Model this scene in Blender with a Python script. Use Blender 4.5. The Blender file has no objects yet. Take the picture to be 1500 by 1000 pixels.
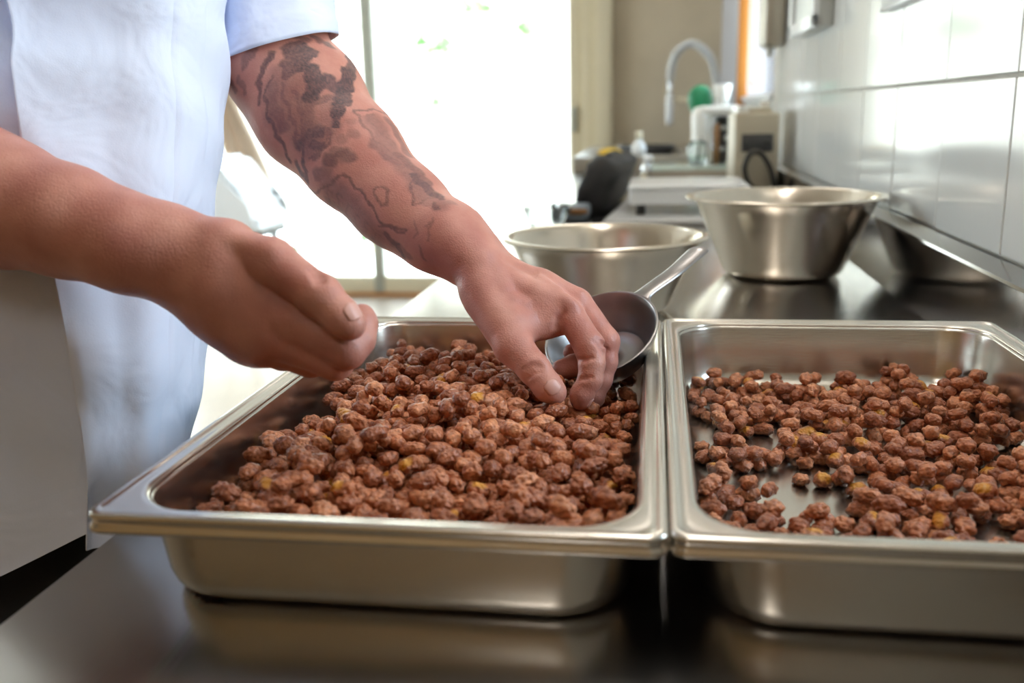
import bpy, bmesh, math, random
import numpy as np
from mathutils import Vector, Matrix

# ------------------------------------------------------------------ camera, world, lights, exposure
SC = bpy.context.scene
COL = SC.collection
RIM = 0.965                      # height of the pan rims above the floor (worktop top is 0.90)
FPX = 1390.3                     # focal length in pixels of the 1500 px wide frame
CAM = np.array([0.0, 0.0, RIM + 0.2142])
_yaw, _pitch, _roll = math.radians(8.635), math.radians(13.576), math.radians(-1.295)
FW = np.array([-math.sin(_yaw)*math.cos(_pitch), math.cos(_yaw)*math.cos(_pitch), -math.sin(_pitch)])
_r0 = np.array([math.cos(_yaw), math.sin(_yaw), 0.0]); _u0 = np.cross(_r0, FW)
RT = _r0*math.cos(_roll) + _u0*math.sin(_roll)
UP = -_r0*math.sin(_roll) + _u0*math.cos(_roll)

cam_data = bpy.data.cameras.new('camera'); cam = bpy.data.objects.new('camera', cam_data); COL.objects.link(cam)
cam.matrix_world = Matrix(((RT[0], UP[0], -FW[0], CAM[0]), (RT[1], UP[1], -FW[1], CAM[1]),
                           (RT[2], UP[2], -FW[2], CAM[2]), (0, 0, 0, 1)))
cam_data.sensor_width = 36.0; cam_data.lens = FPX/1500*36
cam_data.clip_start = 0.02; cam_data.clip_end = 200
cam_data.dof.use_dof = True; cam_data.dof.focus_distance = 0.79; cam_data.dof.aperture_fstop = 4.6
cam_data.dof.aperture_blades = 9
SC.camera = cam

SC.view_settings.view_transform = 'Standard'; SC.view_settings.look = 'None'
SC.view_settings.gamma = 1.0; SC.view_settings.use_curve_mapping = False
SC.view_settings.exposure = 1.6
SC.cycles.max_bounces = 10; SC.cycles.diffuse_bounces = 5; SC.cycles.glossy_bounces = 6
SC.cycles.transparent_max_bounces = 12; SC.cycles.caustics_reflective = False; SC.cycles.caustics_refractive = False
SC.cycles.sample_clamp_indirect = 8.0

world = bpy.data.worlds.new('sky'); SC.world = world; world.use_nodes = True
wn = world.node_tree; bg = wn.nodes['Background']
_tc = wn.nodes.new('ShaderNodeTexCoord'); _sp = wn.nodes.new('ShaderNodeSeparateXYZ'); _rp = wn.nodes.new('ShaderNodeValToRGB')
wn.links.new(_tc.outputs['Generated'], _sp.inputs[0]); wn.links.new(_sp.outputs['Z'], _rp.inputs[0]); wn.links.new(_rp.outputs[0], bg.inputs['Color'])
_rp.color_ramp.elements[0].position = 0.0; _rp.color_ramp.elements[0].color = (0.86, 0.93, 1.0, 1)
_rp.color_ramp.elements[1].position = 0.6; _rp.color_ramp.elements[1].color = (0.58, 0.78, 1.0, 1)
bg.inputs['Strength'].default_value = 5.5

def lamp(name, kind, loc, rot, energy, color=(1, 1, 1), **kw):
    d = bpy.data.lights.new(name, kind); d.energy = energy; d.color = color
    for k, v in kw.items(): setattr(d, k, v)
    o = bpy.data.objects.new(name, d); COL.objects.link(o); o.location = loc; o.rotation_euler = rot
    return o

# the sun stands high beyond the glass door
lamp('sun', 'SUN', (0, 0, 8), (math.radians(-38), math.radians(-22), 0), 6.0, (1.0, 0.95, 0.86), angle=math.radians(0.6))
_pd = lamp('door_daylight_portal', 'AREA', (-2.45, 6.05, 1.1), (math.radians(90), 0, math.radians(180)), 1.0, shape='RECTANGLE', size=3.8, size_y=2.2)
_pd.rotation_euler = (math.radians(-90), 0, 0); _pd.data.cycles.is_portal = True
_pw = lamp('window_daylight_portal', 'AREA', (0.43, 4.4, 1.55), (0, math.radians(90), 0), 1.0, shape='RECTANGLE', size=1.2, size_y=1.8)
_pw.data.cycles.is_portal = True
_p2 = lamp('added_near_window_portal', 'AREA', (0.45, 0.68, 1.50), (0, math.radians(90), 0), 1.0, shape='RECTANGLE', size=0.92, size_y=0.34)  # daylight guide for the added window near the pans
_p2.data.cycles.is_portal = True
_p3 = lamp('added_left_window_portal', 'AREA', (-4.74, 3.7, 1.55), (0, math.radians(-90), 0), 1.0, shape='RECTANGLE', size=1.4, size_y=2.2)  # daylight guide for the added window on the left
_p3.data.cycles.is_portal = True
# unseen ceiling lamps added for fill light (fittings are built further down)
ADDED_LAMPS = [(0.05, 0.75), (0.05, 3.0), (-0.25, -1.2)]

# ------------------------------------------------------------------ helpers
def at(px, py, s):
    """Point of the room seen at photo pixel (px, py), s metres along the view axis."""
    return CAM + (FW + RT*((px-750)/FPX) - UP*((py-500)/FPX))*s

def tag(o, label=None, cat=None, group=None, kind=None):
    if label: o['label'] = label
    if cat: o['category'] = cat
    if group: o['group'] = group
    if kind: o['kind'] = kind
    return o

def empty(name, loc, label, cat, group=None):
    o = bpy.data.objects.new(name, None); COL.objects.link(o); o.location = loc; o.empty_display_size = 0.05
    return tag(o, label, cat, group)

def link(name, me, m=None, parent=None, smooth=None):
    o = bpy.data.objects.new(name, me); COL.objects.link(o)
    if m is not None and not me.materials: me.materials.append(m)
    if parent is not None:
        o.parent = parent
        L = Vector((0, 0, 0)); p = parent
        while p is not None: L += p.location; p = p.parent
        o.location = -L                       # children are modelled in room coordinates
    if smooth is not None:
        me.polygons.foreach_set('use_smooth', np.full(len(me.polygons), bool(smooth)))
    return o

def mesh(name, verts, faces, m=None, parent=None, smooth=True):
    me = bpy.data.meshes.new(name); me.from_pydata([tuple(map(float, v)) for v in verts], [], faces); me.update()
    return link(name, me, m, parent, smooth)

def from_bm(name, bm, m=None, parent=None, smooth=False, angle=None):
    bmesh.ops.recalc_face_normals(bm, faces=bm.faces)
    me = bpy.data.meshes.new(name); bm.to_mesh(me); bm.free()
    o = link(name, me, m, parent, smooth)
    if angle: me.set_sharp_from_angle(angle=math.radians(angle))
    return o

def bm_box(bm, c, s, rz=0.0, bevel=0.0, seg=2, rot=None):
    r = bmesh.ops.create_cube(bm, size=1.0)
    M = Matrix.Translation(c) @ (rot.to_4x4() if rot is not None else Matrix.Rotation(rz, 4, 'Z')) @ Matrix.Diagonal((s[0], s[1], s[2], 1))
    bmesh.ops.transform(bm, matrix=M, verts=r['verts'])
    if bevel:
        ed = list({e for v in r['verts'] for e in v.link_edges})
        bmesh.ops.bevel(bm, geom=ed, offset=bevel, segments=seg, affect='EDGES', profile=0.5)

def box(name, c, s, m, parent=None, rz=0.0, bevel=0.0, seg=2, rot=None):
    bm = bmesh.new(); bm_box(bm, c, s, rz, bevel, seg, rot)
    return from_bm(name, bm, m, parent, smooth=bevel > 0, angle=35 if bevel > 0 else None)

def tube_geo(pts, radii, n=12, caps=True, close=False):
    P = [Vector(p) for p in pts]; V = []; F = []
    N = len(P); prev = None
    for i, p in enumerate(P):
        if close: t = (P[(i+1) % N]-P[i-1]).normalized()
        else: t = (P[min(i+1, N-1)]-P[max(i-1, 0)]).normalized()
        if prev is None:
            a = Vector((0, 0, 1)) if abs(t.z) < 0.9 else Vector((1, 0, 0)); x = t.cross(a).normalized()
        else: x = (prev - t*prev.dot(t)).normalized()
        prev = x; y = t.cross(x)
        r = radii[i] if hasattr(radii, '__len__') else radii
        for k in range(n):
            a = 2*math.pi*k/n; V.append(p + (x*math.cos(a)+y*math.sin(a))*r)
    for i in range(N if close else N-1):
        j = (i+1) % N
        for k in range(n): F.append((i*n+k, i*n+(k+1) % n, j*n+(k+1) % n, j*n+k))
    if caps and not close: F.append(tuple(range(n-1, -1, -1))); F.append(tuple((N-1)*n+k for k in range(n)))
    return V, F

def tube(name, pts, radii, m, parent=None, n=12, close=False):
    V, F = tube_geo(pts, radii, n, close=close)
    return mesh(name, V, F, m, parent)

def lathe(name, prof, c, m, parent=None, n=64, rot=None):
    """Revolve (r, z) points about a vertical axis through c."""
    V = []; F = []
    for r, z in prof:
        for k in range(n):
            a = 2*math.pi*k/n; v = Vector((r*math.cos(a), r*math.sin(a), z))
            if rot is not None: v = rot @ v
            V.append(v + Vector(c))
    for i in range(len(prof)-1):
        for k in range(n): F.append((i*n+k, i*n+(k+1) % n, (i+1)*n+(k+1) % n, (i+1)*n+k))
    return mesh(name, V, F, m, parent)

def spline(pts, per=8, closed=False):
    P = np.array(pts, float); N = len(P); out = []
    for i in range(N if closed else N-1):
        if closed: p0, p1, p2, p3 = P[(i-1) % N], P[i], P[(i+1) % N], P[(i+2) % N]
        else: p0, p1, p2, p3 = P[max(i-1, 0)], P[i], P[i+1], P[min(i+2, N-1)]
        for k in range(per):
            t = k/per
            out.append(0.5*((2*p1)+(-p0+p2)*t+(2*p0-5*p1+4*p2-p3)*t*t+(-p0+3*p1-3*p2+p3)*t**3))
    if not closed: out.append(P[-1])
    return np.array(out)

# ------------------------------------------------------------------ materials
def mat(name, col=(0.8, 0.8, 0.8), rough=0.5, metal=0.0, spec=0.5, coat=0.0, noise=None, bump=None, **kw):
    """noise=(scale, amount[, stretch xyz]) varies the colour, bump=(scale, strength, distance[, stretch]) adds relief."""
    m = bpy.data.materials.new(name); m.use_nodes = True; nt = m.node_tree; b = nt.nodes['Principled BSDF']
    b.inputs['Base Color'].default_value = (*col, 1); b.inputs['Roughness'].default_value = rough
    b.inputs['Metallic'].default_value = metal; b.inputs['Specular IOR Level'].default_value = spec
    b.inputs['Coat Weight'].default_value = coat
    for k, v in kw.items(): b.inputs[k].default_value = v
    tc = nt.nodes.new('ShaderNodeTexCoord')
    def tex(scale, stretch=(1, 1, 1), detail=4):
        mp = nt.nodes.new('ShaderNodeMapping'); mp.inputs['Scale'].default_value = stretch
        nt.links.new(tc.outputs['Object'], mp.inputs['Vector'])
        n = nt.nodes.new('ShaderNodeTexNoise'); n.inputs['Scale'].default_value = scale; n.inputs['Detail'].default_value = detail
        nt.links.new(mp.outputs[0], n.inputs['Vector']); return n
    if noise:
        n = tex(noise[0], noise[2] if len(noise) > 2 else (1, 1, 1))
        mx = nt.nodes.new('ShaderNodeMix'); mx.data_type = 'RGBA'
        mx.inputs[6].default_value = (*[c*(1-noise[1]) for c in col], 1); mx.inputs[7].default_value = (*[min(1, c*(1+noise[1])) for c in col], 1)
        nt.links.new(n.outputs['Fac'], mx.inputs[0]); nt.links.new(mx.outputs[2], b.inputs['Base Color'])
    if bump:
        n = tex(bump[0], bump[3] if len(bump) > 3 else (1, 1, 1), 3)
        bp = nt.nodes.new('ShaderNodeBump'); bp.inputs['Strength'].default_value = bump[1]; bp.inputs['Distance'].default_value = bump[2]
        nt.links.new(n.outputs['Fac'], bp.inputs['Height']); nt.links.new(bp.outputs[0], b.inputs['Normal'])
    return m

M = {}
M['pan_steel'] = mat('pan_steel', (0.66, 0.62, 0.56), 0.24, 1.0, noise=(9, 0.08), bump=(60, 0.05, 0.002, (1, 1, 12)))
M['bowl_steel'] = mat('bowl_steel', (0.74, 0.67, 0.57), 0.19, 1.0, bump=(50, 0.05, 0.002, (1, 1, 20)), Anisotropic=0.6)
_nt = M['bowl_steel'].node_tree; _tn = _nt.nodes.new('ShaderNodeTangent'); _tn.direction_type = 'RADIAL'; _tn.axis = 'Z'; _nt.links.new(_tn.outputs[0], _nt.nodes['Principled BSDF'].inputs['Tangent'])
M['top_steel'] = mat('worktop_steel', (0.50, 0.49, 0.48), 0.21, 1.0, noise=(5, 0.12), bump=(30, 0.03, 0.002, (14, 1, 1)))
M['upstand_steel'] = mat('upstand_steel', (0.36, 0.36, 0.37), 0.10, 1.0, noise=(5, 0.12), bump=(30, 0.02, 0.002, (1, 14, 1)))
M['scoop_steel'] = mat('scoop_steel', (0.36, 0.34, 0.335), 0.32, 1.0, noise=(60, 0.15), bump=(150, 0.06, 0.001))
M['chrome'] = mat('chrome', (0.8, 0.82, 0.83), 0.12, 1.0)
M['tile'] = mat('white_glazed_tile', (0.76, 0.77, 0.75), 0.11, 0.0, 0.42, coat=0.0, bump=(6, 0.06, 0.004))
M['grout'] = mat('grout', (0.52, 0.50, 0.45), 0.9, noise=(40, 0.15))
M['taupe'] = mat('taupe_plaster', (0.60, 0.51, 0.37), 0.75, noise=(3.5, 0.16), bump=(20, 0.15, 0.01))
M['wallpaint'] = mat('warm_wall_paint', (0.50, 0.40, 0.28), 0.8, noise=(4, 0.06))
M['frontwall'] = mat('brown_wall_paint', (0.50, 0.33, 0.16), 0.7, noise=(4, 0.1))
M['ceiling'] = mat('ceiling_paint', (0.66, 0.63, 0.58), 0.85, noise=(4, 0.03))
M['floor'] = mat('pale_floor', (0.56, 0.43, 0.31), 0.35, noise=(5, 0.12))
M['cream'] = mat('cream_trim', (0.74, 0.66, 0.47), 0.5, noise=(12, 0.05))
M['mullion'] = mat('grey_green_frame', (0.42, 0.43, 0.36), 0.4, noise=(10, 0.05))
M['orange'] = mat('orange_wood', (0.50, 0.19, 0.03), 0.5, noise=(14, 0.25, (1, 1, 0.08)))
M['white_paint'] = mat('white_paint', (0.82, 0.84, 0.85), 0.25, noise=(10, 0.03))
M['lilac'] = mat('pale_lilac_paint', (0.62, 0.62, 0.66), 0.6, noise=(6, 0.04))
M['white_plastic'] = mat('white_plastic', (0.80, 0.79, 0.75), 0.3, noise=(8, 0.04))
M['board'] = mat('white_board', (0.88, 0.88, 0.87), 0.16, noise=(20, 0.03))
M['beige_shell'] = mat('beige_metal_shell', (0.50, 0.44, 0.33), 0.45, noise=(8, 0.05))
M['dark_panel'] = mat('dark_panel', (0.06, 0.06, 0.06), 0.35, noise=(10, 0.1))
M['black_rubber'] = mat('black_rubber', (0.03, 0.027, 0.022), 0.5, noise=(30, 0.2))
M['black_cloth'] = mat('black_cloth', (0.012, 0.012, 0.014), 0.85, noise=(60, 0.3), bump=(400, 0.2, 0.001))
M['bag'] = mat('black_padded_fabric', (0.02, 0.018, 0.018), 0.7, noise=(30, 0.3), bump=(60, 0.3, 0.004))
M['green'] = mat('green_rubber', (0.01, 0.22, 0.09), 0.5, noise=(20, 0.2))
M['glass_green'] = mat('pale_green_glass_top', (0.50, 0.60, 0.54), 0.08, noise=(5, 0.06))
M['grey_blue'] = mat('grey_blue_plastic', (0.22, 0.26, 0.30), 0.4, noise=(12, 0.1))
M['brown'] = mat('brown_leather', (0.32, 0.16, 0.06), 0.5, noise=(30, 0.2))
M['grey_metal'] = mat('grey_painted_metal', (0.55, 0.56, 0.53), 0.4, noise=(12, 0.05))
M['sink'] = mat('dull_sink_steel', (0.36, 0.32, 0.26), 0.4, 0.6, noise=(10, 0.1))
M['terrace'] = mat('pale_terrace', (0.60, 0.58, 0.53), 0.9, noise=(3, 0.1))
M['hill'] = mat('pale_rock_slope', (0.42, 0.36, 0.28), 0.95, noise=(1.2, 0.45), bump=(2, 0.5, 0.2))
M['leaf'] = mat('leaf', (0.05, 0.14, 0.015), 0.6, noise=(15, 0.4))
M['yellow'] = mat('yellow_petal', (0.75, 0.45, 0.03), 0.6, noise=(20, 0.2))
M['canvas'] = mat('beige_canvas', (0.66, 0.50, 0.36), 0.9, noise=(4, 0.06))
M['lampcase'] = mat('added_lamp_housing', (0.8, 0.8, 0.8), 0.5, noise=(8, 0.02))
M['hair'] = mat('dark_hair', (0.03, 0.02, 0.015), 0.6, bump=(120, 0.6, 0.004, (1, 1, 0.1)))
M['nail'] = mat('fingernail', (0.66, 0.34, 0.27), 0.42, noise=(60, 0.06))

def glass_material():
    m = bpy.data.materials.new('window_glass'); m.use_nodes = True; nt = m.node_tree; nt.nodes.clear()
    out = nt.nodes.new('ShaderNodeOutputMaterial'); mx = nt.nodes.new('ShaderNodeMixShader'); fr = nt.nodes.new('ShaderNodeFresnel')
    tr = nt.nodes.new('ShaderNodeBsdfTransparent'); gl = nt.nodes.new('ShaderNodeBsdfGlossy'); gl.inputs['Roughness'].default_value = 0.01
    tr.inputs[0].default_value = (0.97, 0.985, 0.97, 1); fr.inputs['IOR'].default_value = 1.35
    nt.links.new(fr.outputs[0], mx.inputs[0]); nt.links.new(tr.outputs[0], mx.inputs[1]); nt.links.new(gl.outputs[0], mx.inputs[2]); nt.links.new(mx.outputs[0], out.inputs[0])
    return m
M['glass'] = glass_material()

def cup_glass_material():
    m = mat('clear_bowl_glass', (0.93, 0.97, 0.97), 0.02, 0.0); b = m.node_tree.nodes['Principled BSDF']
    b.inputs['Transmission Weight'].default_value = 1.0; b.inputs['IOR'].default_value = 1.3
    return m
M['cup_glass'] = cup_glass_material()

def lamp_material():
    m = bpy.data.materials.new('added_lamp_tube'); m.use_nodes = True; nt = m.node_tree; nt.nodes.clear()
    out = nt.nodes.new('ShaderNodeOutputMaterial'); e = nt.nodes.new('ShaderNodeEmission'); e.inputs[0].default_value = (1.0, 0.94, 0.86, 1); e.inputs[1].default_value = 6.0
    nt.links.new(e.outputs[0], out.inputs[0]); return m
M['lamp'] = lamp_material()  # glow of the added ceiling lamps

def skin_material(name, col, ink=False):
    m = mat(name, col, 0.46, spec=0.45); nt = m.node_tree; b = nt.nodes['Principled BSDF']
    tc = nt.nodes.new('ShaderNodeTexCoord')
    n1 = nt.nodes.new('ShaderNodeTexNoise'); n1.inputs['Scale'].default_value = 28; n1.inputs['Detail'].default_value = 5
    n2 = nt.nodes.new('ShaderNodeTexNoise'); n2.inputs['Scale'].default_value = 330; n2.inputs['Detail'].default_value = 2
    vo = nt.nodes.new('ShaderNodeTexVoronoi'); vo.inputs['Scale'].default_value = 620
    for n in (n1, n2, vo): nt.links.new(tc.outputs['Object'], n.inputs['Vector'])
    rp = nt.nodes.new('ShaderNodeValToRGB'); e = rp.color_ramp.elements
    e[0].position = 0.28; e[0].color = (col[0]*0.80, col[1]*0.66, col[2]*0.66, 1); e[1].position = 0.72; e[1].color = (min(1, col[0]*1.12), col[1]*1.2, col[2]*1.2, 1)
    nt.links.new(n1.outputs['Fac'], rp.inputs[0])
    mx = nt.nodes.new('ShaderNodeMix'); mx.data_type = 'RGBA'; mx.inputs[7].default_value = (0.012, 0.018, 0.030, 1)
    nt.links.new(rp.outputs[0], mx.inputs[6])
    at_ = nt.nodes.new('ShaderNodeAttribute'); at_.attribute_name = 'ink'
    nt.links.new(at_.outputs['Fac'], mx.inputs[0]); nt.links.new(mx.outputs[2], b.inputs['Base Color'])
    ad = nt.nodes.new('ShaderNodeMath'); ad.operation = 'ADD'
    nt.links.new(n2.outputs['Fac'], ad.inputs[0]); nt.links.new(vo.outputs['Distance'], ad.inputs[1])
    bp = nt.nodes.new('ShaderNodeBump'); bp.inputs['Strength'].default_value = 0.3; bp.inputs['Distance'].default_value = 0.0006
    nt.links.new(ad.outputs[0], bp.inputs['Height']); nt.links.new(bp.outputs[0], b.inputs['Normal'])
    b.inputs['Subsurface Weight'].default_value = 0.12; b.inputs['Subsurface Scale'].default_value = 0.004
    b.inputs['Subsurface Radius'].default_value = (1.0, 0.35, 0.2)
    return m
M['skin'] = skin_material('skin', (0.54, 0.230, 0.172))

def cloth_material():
    m = mat('white_cotton', (0.72, 0.77, 0.92), 0.8, spec=0.2); nt = m.node_tree; b = nt.nodes['Principled BSDF']
    tc = nt.nodes.new('ShaderNodeTexCoord')
    n1 = nt.nodes.new('ShaderNodeTexNoise'); n1.inputs['Scale'].default_value = 14; n1.inputs['Detail'].default_value = 3; n1.inputs['Distortion'].default_value = 0.6
    n2 = nt.nodes.new('ShaderNodeTexNoise'); n2.inputs['Scale'].default_value = 700
    for n in (n1, n2): nt.links.new(tc.outputs['Object'], n.inputs['Vector'])
    b1 = nt.nodes.new('ShaderNodeBump'); b1.inputs['Strength'].default_value = 0.5; b1.inputs['Distance'].default_value = 0.016
    b2 = nt.nodes.new('ShaderNodeBump'); b2.inputs['Strength'].default_value = 0.15; b2.inputs['Distance'].default_value = 0.0006
    nt.links.new(n1.outputs['Fac'], b1.inputs['Height']); nt.links.new(n2.outputs['Fac'], b2.inputs['Height'])
    nt.links.new(b1.outputs[0], b2.inputs['Normal']); nt.links.new(b2.outputs[0], b.inputs['Normal'])
    return m
M['cloth'] = cloth_material()

def nut_material():
    m = mat('sugared_peanut', (0.3, 0.1, 0.06), 0.42, spec=0.5); nt = m.node_tree; b = nt.nodes['Principled BSDF']
    tc = nt.nodes.new('ShaderNodeTexCoord'); oi = nt.nodes.new('ShaderNodeObjectInfo')
    ti = nt.nodes.new('ShaderNodeAttribute'); ti.attribute_name = 'tint'
    ba = nt.nodes.new('ShaderNodeAttribute'); ba.attribute_name = 'bare'
    ad = nt.nodes.new('ShaderNodeMath'); ad.operation = 'ADD'; fr = nt.nodes.new('ShaderNodeMath'); fr.operation = 'FRACT'
    nt.links.new(oi.outputs['Random'], ad.inputs[0]); nt.links.new(ti.outputs['Fac'], ad.inputs[1]); nt.links.new(ad.outputs[0], fr.inputs[0])
    rp = nt.nodes.new('ShaderNodeValToRGB'); e = rp.color_ramp.elements
    e[0].position = 0.0; e[0].color = (0.36, 0.112, 0.047, 1); e[1].position = 1.0; e[1].color = (0.70, 0.29, 0.135, 1)
    x = e.new(0.5); x.color = (0.53, 0.185, 0.078, 1)
    nt.links.new(fr.outputs[0], rp.inputs[0])
    n1 = nt.nodes.new('ShaderNodeTexNoise'); n1.inputs['Scale'].default_value = 260; n1.inputs['Detail'].default_value = 4
    vo = nt.nodes.new('ShaderNodeTexVoronoi'); vo.inputs['Scale'].default_value = 420; vo.feature = 'SMOOTH_F1'
    for n in (n1, vo): nt.links.new(tc.outputs['Object'], n.inputs['Vector'])
    mx = nt.nodes.new('ShaderNodeMix'); mx.data_type = 'RGBA'; mx.blend_type = 'MULTIPLY'; mx.inputs[0].default_value = 1.0
    r2 = nt.nodes.new('ShaderNodeValToRGB'); r2.color_ramp.elements[0].position = 0.3; r2.color_ramp.elements[0].color = (0.55, 0.45, 0.42, 1); r2.color_ramp.elements[1].position = 0.7; r2.color_ramp.elements[1].color = (1.2, 1.2, 1.2, 1)
    nt.links.new(n1.outputs['Fac'], r2.inputs[0]); nt.links.new(rp.outputs[0], mx.inputs[6]); nt.links.new(r2.outputs[0], mx.inputs[7])
    m2 = nt.nodes.new('ShaderNodeMix'); m2.data_type = 'RGBA'; m2.inputs[7].default_value = (0.64, 0.27, 0.03, 1)
    nt.links.new(ba.outputs['Fac'], m2.inputs[0]); nt.links.new(mx.outputs[2], m2.inputs[6]); nt.links.new(m2.outputs[2], b.inputs['Base Color'])
    a2 = nt.nodes.new('ShaderNodeMath'); a2.operation = 'ADD'; nt.links.new(n1.outputs['Fac'], a2.inputs[0]); nt.links.new(vo.outputs['Distance'], a2.inputs[1])
    bp = nt.nodes.new('ShaderNodeBump'); bp.inputs['Strength'].default_value = 0.8; bp.inputs['Distance'].default_value = 0.0018
    nt.links.new(a2.outputs[0], bp.inputs['Height']); nt.links.new(bp.outputs[0], b.inputs['Normal'])
    rr = nt.nodes.new('ShaderNodeMapRange'); rr.inputs[3].default_value = 0.18; rr.inputs[4].default_value = 0.55
    n3 = nt.nodes.new('ShaderNodeTexNoise'); n3.inputs['Scale'].default_value = 70; nt.links.new(tc.outputs['Object'], n3.inputs['Vector'])
    nt.links.new(n3.outputs['Fac'], rr.inputs[0]); nt.links.new(rr.outputs[0], b.inputs['Roughness'])
    return m
M['nut'] = nut_material()

# ------------------------------------------------------------------ the setting
XW = 0.39                        # face of the tiles on the right wall
YB = 6.10                        # face of the back wall
XL, YF, ZC = -4.7, -2.2, 2.70
def struct(o): o['kind'] = 'structure'; return o

def slabs(name, boxes, m):
    bm = bmesh.new()
    for lo, hi in boxes: bm_box(bm, [(a+b)/2 for a, b in zip(lo, hi)], [b-a for a, b in zip(lo, hi)])
    return struct(from_bm(name, bm, m))

floor = struct(box('floor', ((XL+0.6)/2, (YF+YB)/2, -0.05), (0.6-XL+0.2, YB-YF+0.4, 0.1), M['floor']))
ceiling = struct(box('ceiling', ((XL+0.6)/2, (YF+YB)/2, ZC+0.05), (0.6-XL+0.2, YB-YF+0.4, 0.1), M['ceiling']))
WY0, WY1, WZ0, WZ1 = 3.42, 4.52, 1.20, 2.35      # window in the right wall
HY0, HY1, HZ0, HZ1 = 0.52, 0.85, 1.04, 1.96     # added window beside the tiles, out of view, sized for the key light
wall_right = slabs('wall_right', [((XW+0.004, YF, 0), (0.6, 3.40, HZ0)), ((XW+0.004, YF, HZ0), (0.6, HY0, ZC)), ((XW+0.004, HY1, HZ0), (0.6, 3.40, ZC)), ((XW+0.004, HY0, HZ1), (0.6, HY1, ZC)), ((XW+0.004, 3.40, 0), (0.6, WY1, WZ0)), ((XW+0.004, 3.40, WZ1), (0.6, WY1, ZC))], M['grout'])
wall_right_far = slabs('wall_right_far', [((XW, WY1, 0), (0.6, YB+0.2, ZC))], M['lilac'])
DX0, DX1, DZ1 = -4.35, -0.50, 2.25               # glass door in the back wall
wall_back = slabs('wall_back', [((DX1, YB, 0), (0.6, YB+0.16, ZC)), ((XL-0.1, YB, DZ1), (DX1, YB+0.16, ZC)), ((XL-0.1, YB, 0), (DX0, YB+0.16, DZ1))], M['taupe'])
LY0, LY1, LZ0, LZ1 = 2.6, 4.8, 0.85, 2.25  # opening of an added, unseen window letting in more daylight
wall_left = slabs('wall_left', [((XL-0.1, YF, 0), (XL, YB, LZ0)), ((XL-0.1, YF, LZ1), (XL, YB, ZC)), ((XL-0.1, YF, LZ0), (XL, LY0, LZ1)), ((XL-0.1, LY1, LZ0), (XL, YB, LZ1))], M['wallpaint'])
wall_front = slabs('wall_front', [((XL-0.1, YF-0.1, 0), (0.6, YF, ZC))], M['frontwall'])

# glazed tiles on the right wall, one object each
rng = random.Random(4)
tw, th = 0.263, 0.200
bm = bmesh.new(); bm_box(bm, (0, 0, 0), (0.007, tw-0.004, th-0.004), bevel=0.0016, seg=2)
bmesh.ops.recalc_face_normals(bm, faces=bm.faces)
tile_me = bpy.data.meshes.new('tile'); bm.to_mesh(tile_me); bm.free(); tile_me.materials.append(M['tile'])
for r in range(3):
    for c in range(-9, 9):
        y0 = 1.142 + tw*c
        if y0+tw > 3.42 or y0 < 0.86: continue
        o = bpy.data.objects.new('tile', tile_me); COL.objects.link(o); o.parent = wall_right
        o.location = (XW+0.0035+rng.uniform(-0.0004, 0.0004), y0+tw/2, RIM+0.042+th*(r+0.5))
        o.rotation_euler = (0, rng.uniform(-0.003, 0.003), rng.uniform(-0.003, 0.003))

# window in the right wall
win = struct(empty('window_1', (XW+0.06, (WY0+WY1)/2, WZ0), None, None))
bm = bmesh.new()
bm_box(bm, (XW+0.05, (3.40+WY1)/2, WZ0+0.012), (0.12, WY1-3.40, 0.024), bevel=0.004); bm_box(bm, (XW+0.08, (3.40+WY1)/2, WZ1-0.02), (0.06, WY1-3.40, 0.04), bevel=0.004)
bm_box(bm, (XW+0.08, 3.425, (WZ0+WZ1)/2), (0.06, 0.05, WZ1-WZ0), bevel=0.004)
from_bm('window_frame', bm, M['white_paint'], win)
stile = box('window_stile', (XW-0.008, WY1-0.02, (1.17+ZC)/2), (0.044, 0.05, ZC-1.17), M['orange'], win, bevel=0.006); stile['label'] = 'orange wooden window stile'
box('window_pane', (XW+0.10, (WY0+WY1)/2, (WZ0+WZ1)/2), (0.006, WY1-WY0, WZ1-WZ0), M['glass'], win)

# glass door in the back wall
door = struct(empty('door_1', ((DX0+DX1)/2, YB, 0), None, None))
def bar(name, lo, hi, m, bevel=0.006, parent=door): return box(name, [(a+b)/2 for a, b in zip(lo, hi)], [b-a for a, b in zip(lo, hi)], m, parent, bevel=bevel)
bar('bottom_rail', (DX0, YB-0.01, 0.0), (DX1, YB+0.09, 0.125), M['cream'])
bar('threshold_strip', (DX0, YB-0.03, 0.0), (DX1, YB-0.01, 0.02), M['orange'])
bar('top_rail', (DX0, YB+0.02, DZ1-0.1), (DX1, YB+0.09, DZ1), M['cream'])
for x in (-1.815, -3.2): bar('mullion', (x-0.035, YB-0.015, 0.02), (x+0.035, YB+0.085, DZ1-0.02), M['mullion'])
bar('jamb', (DX1-0.03, YB-0.02, 0.0), (DX1+0.05, YB+0.06, DZ1+0.06), M['cream'])
bar('casing', (DX1+0.05, YB-0.045, 0.0), (DX1+0.13, YB+0.02, DZ1+0.1), M['cream'])
bar('casing', (DX1+0.13, YB-0.075, 0.0), (DX1+0.235, YB+0.02, DZ1+0.1), M['cream'])
lk = bar('door_handle', (DX1-0.015, YB-0.05, 1.05), (DX1+0.02, YB-0.02, 1.20), M['mullion'])
for x0, x1 in ((-4.35, -3.235), (-3.165, -1.85), (-1.78, -0.53)):
    bar('pane', (x0, YB+0.035, 0.125), (x1, YB+0.041, DZ1-0.1), M['glass'], 0)

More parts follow.
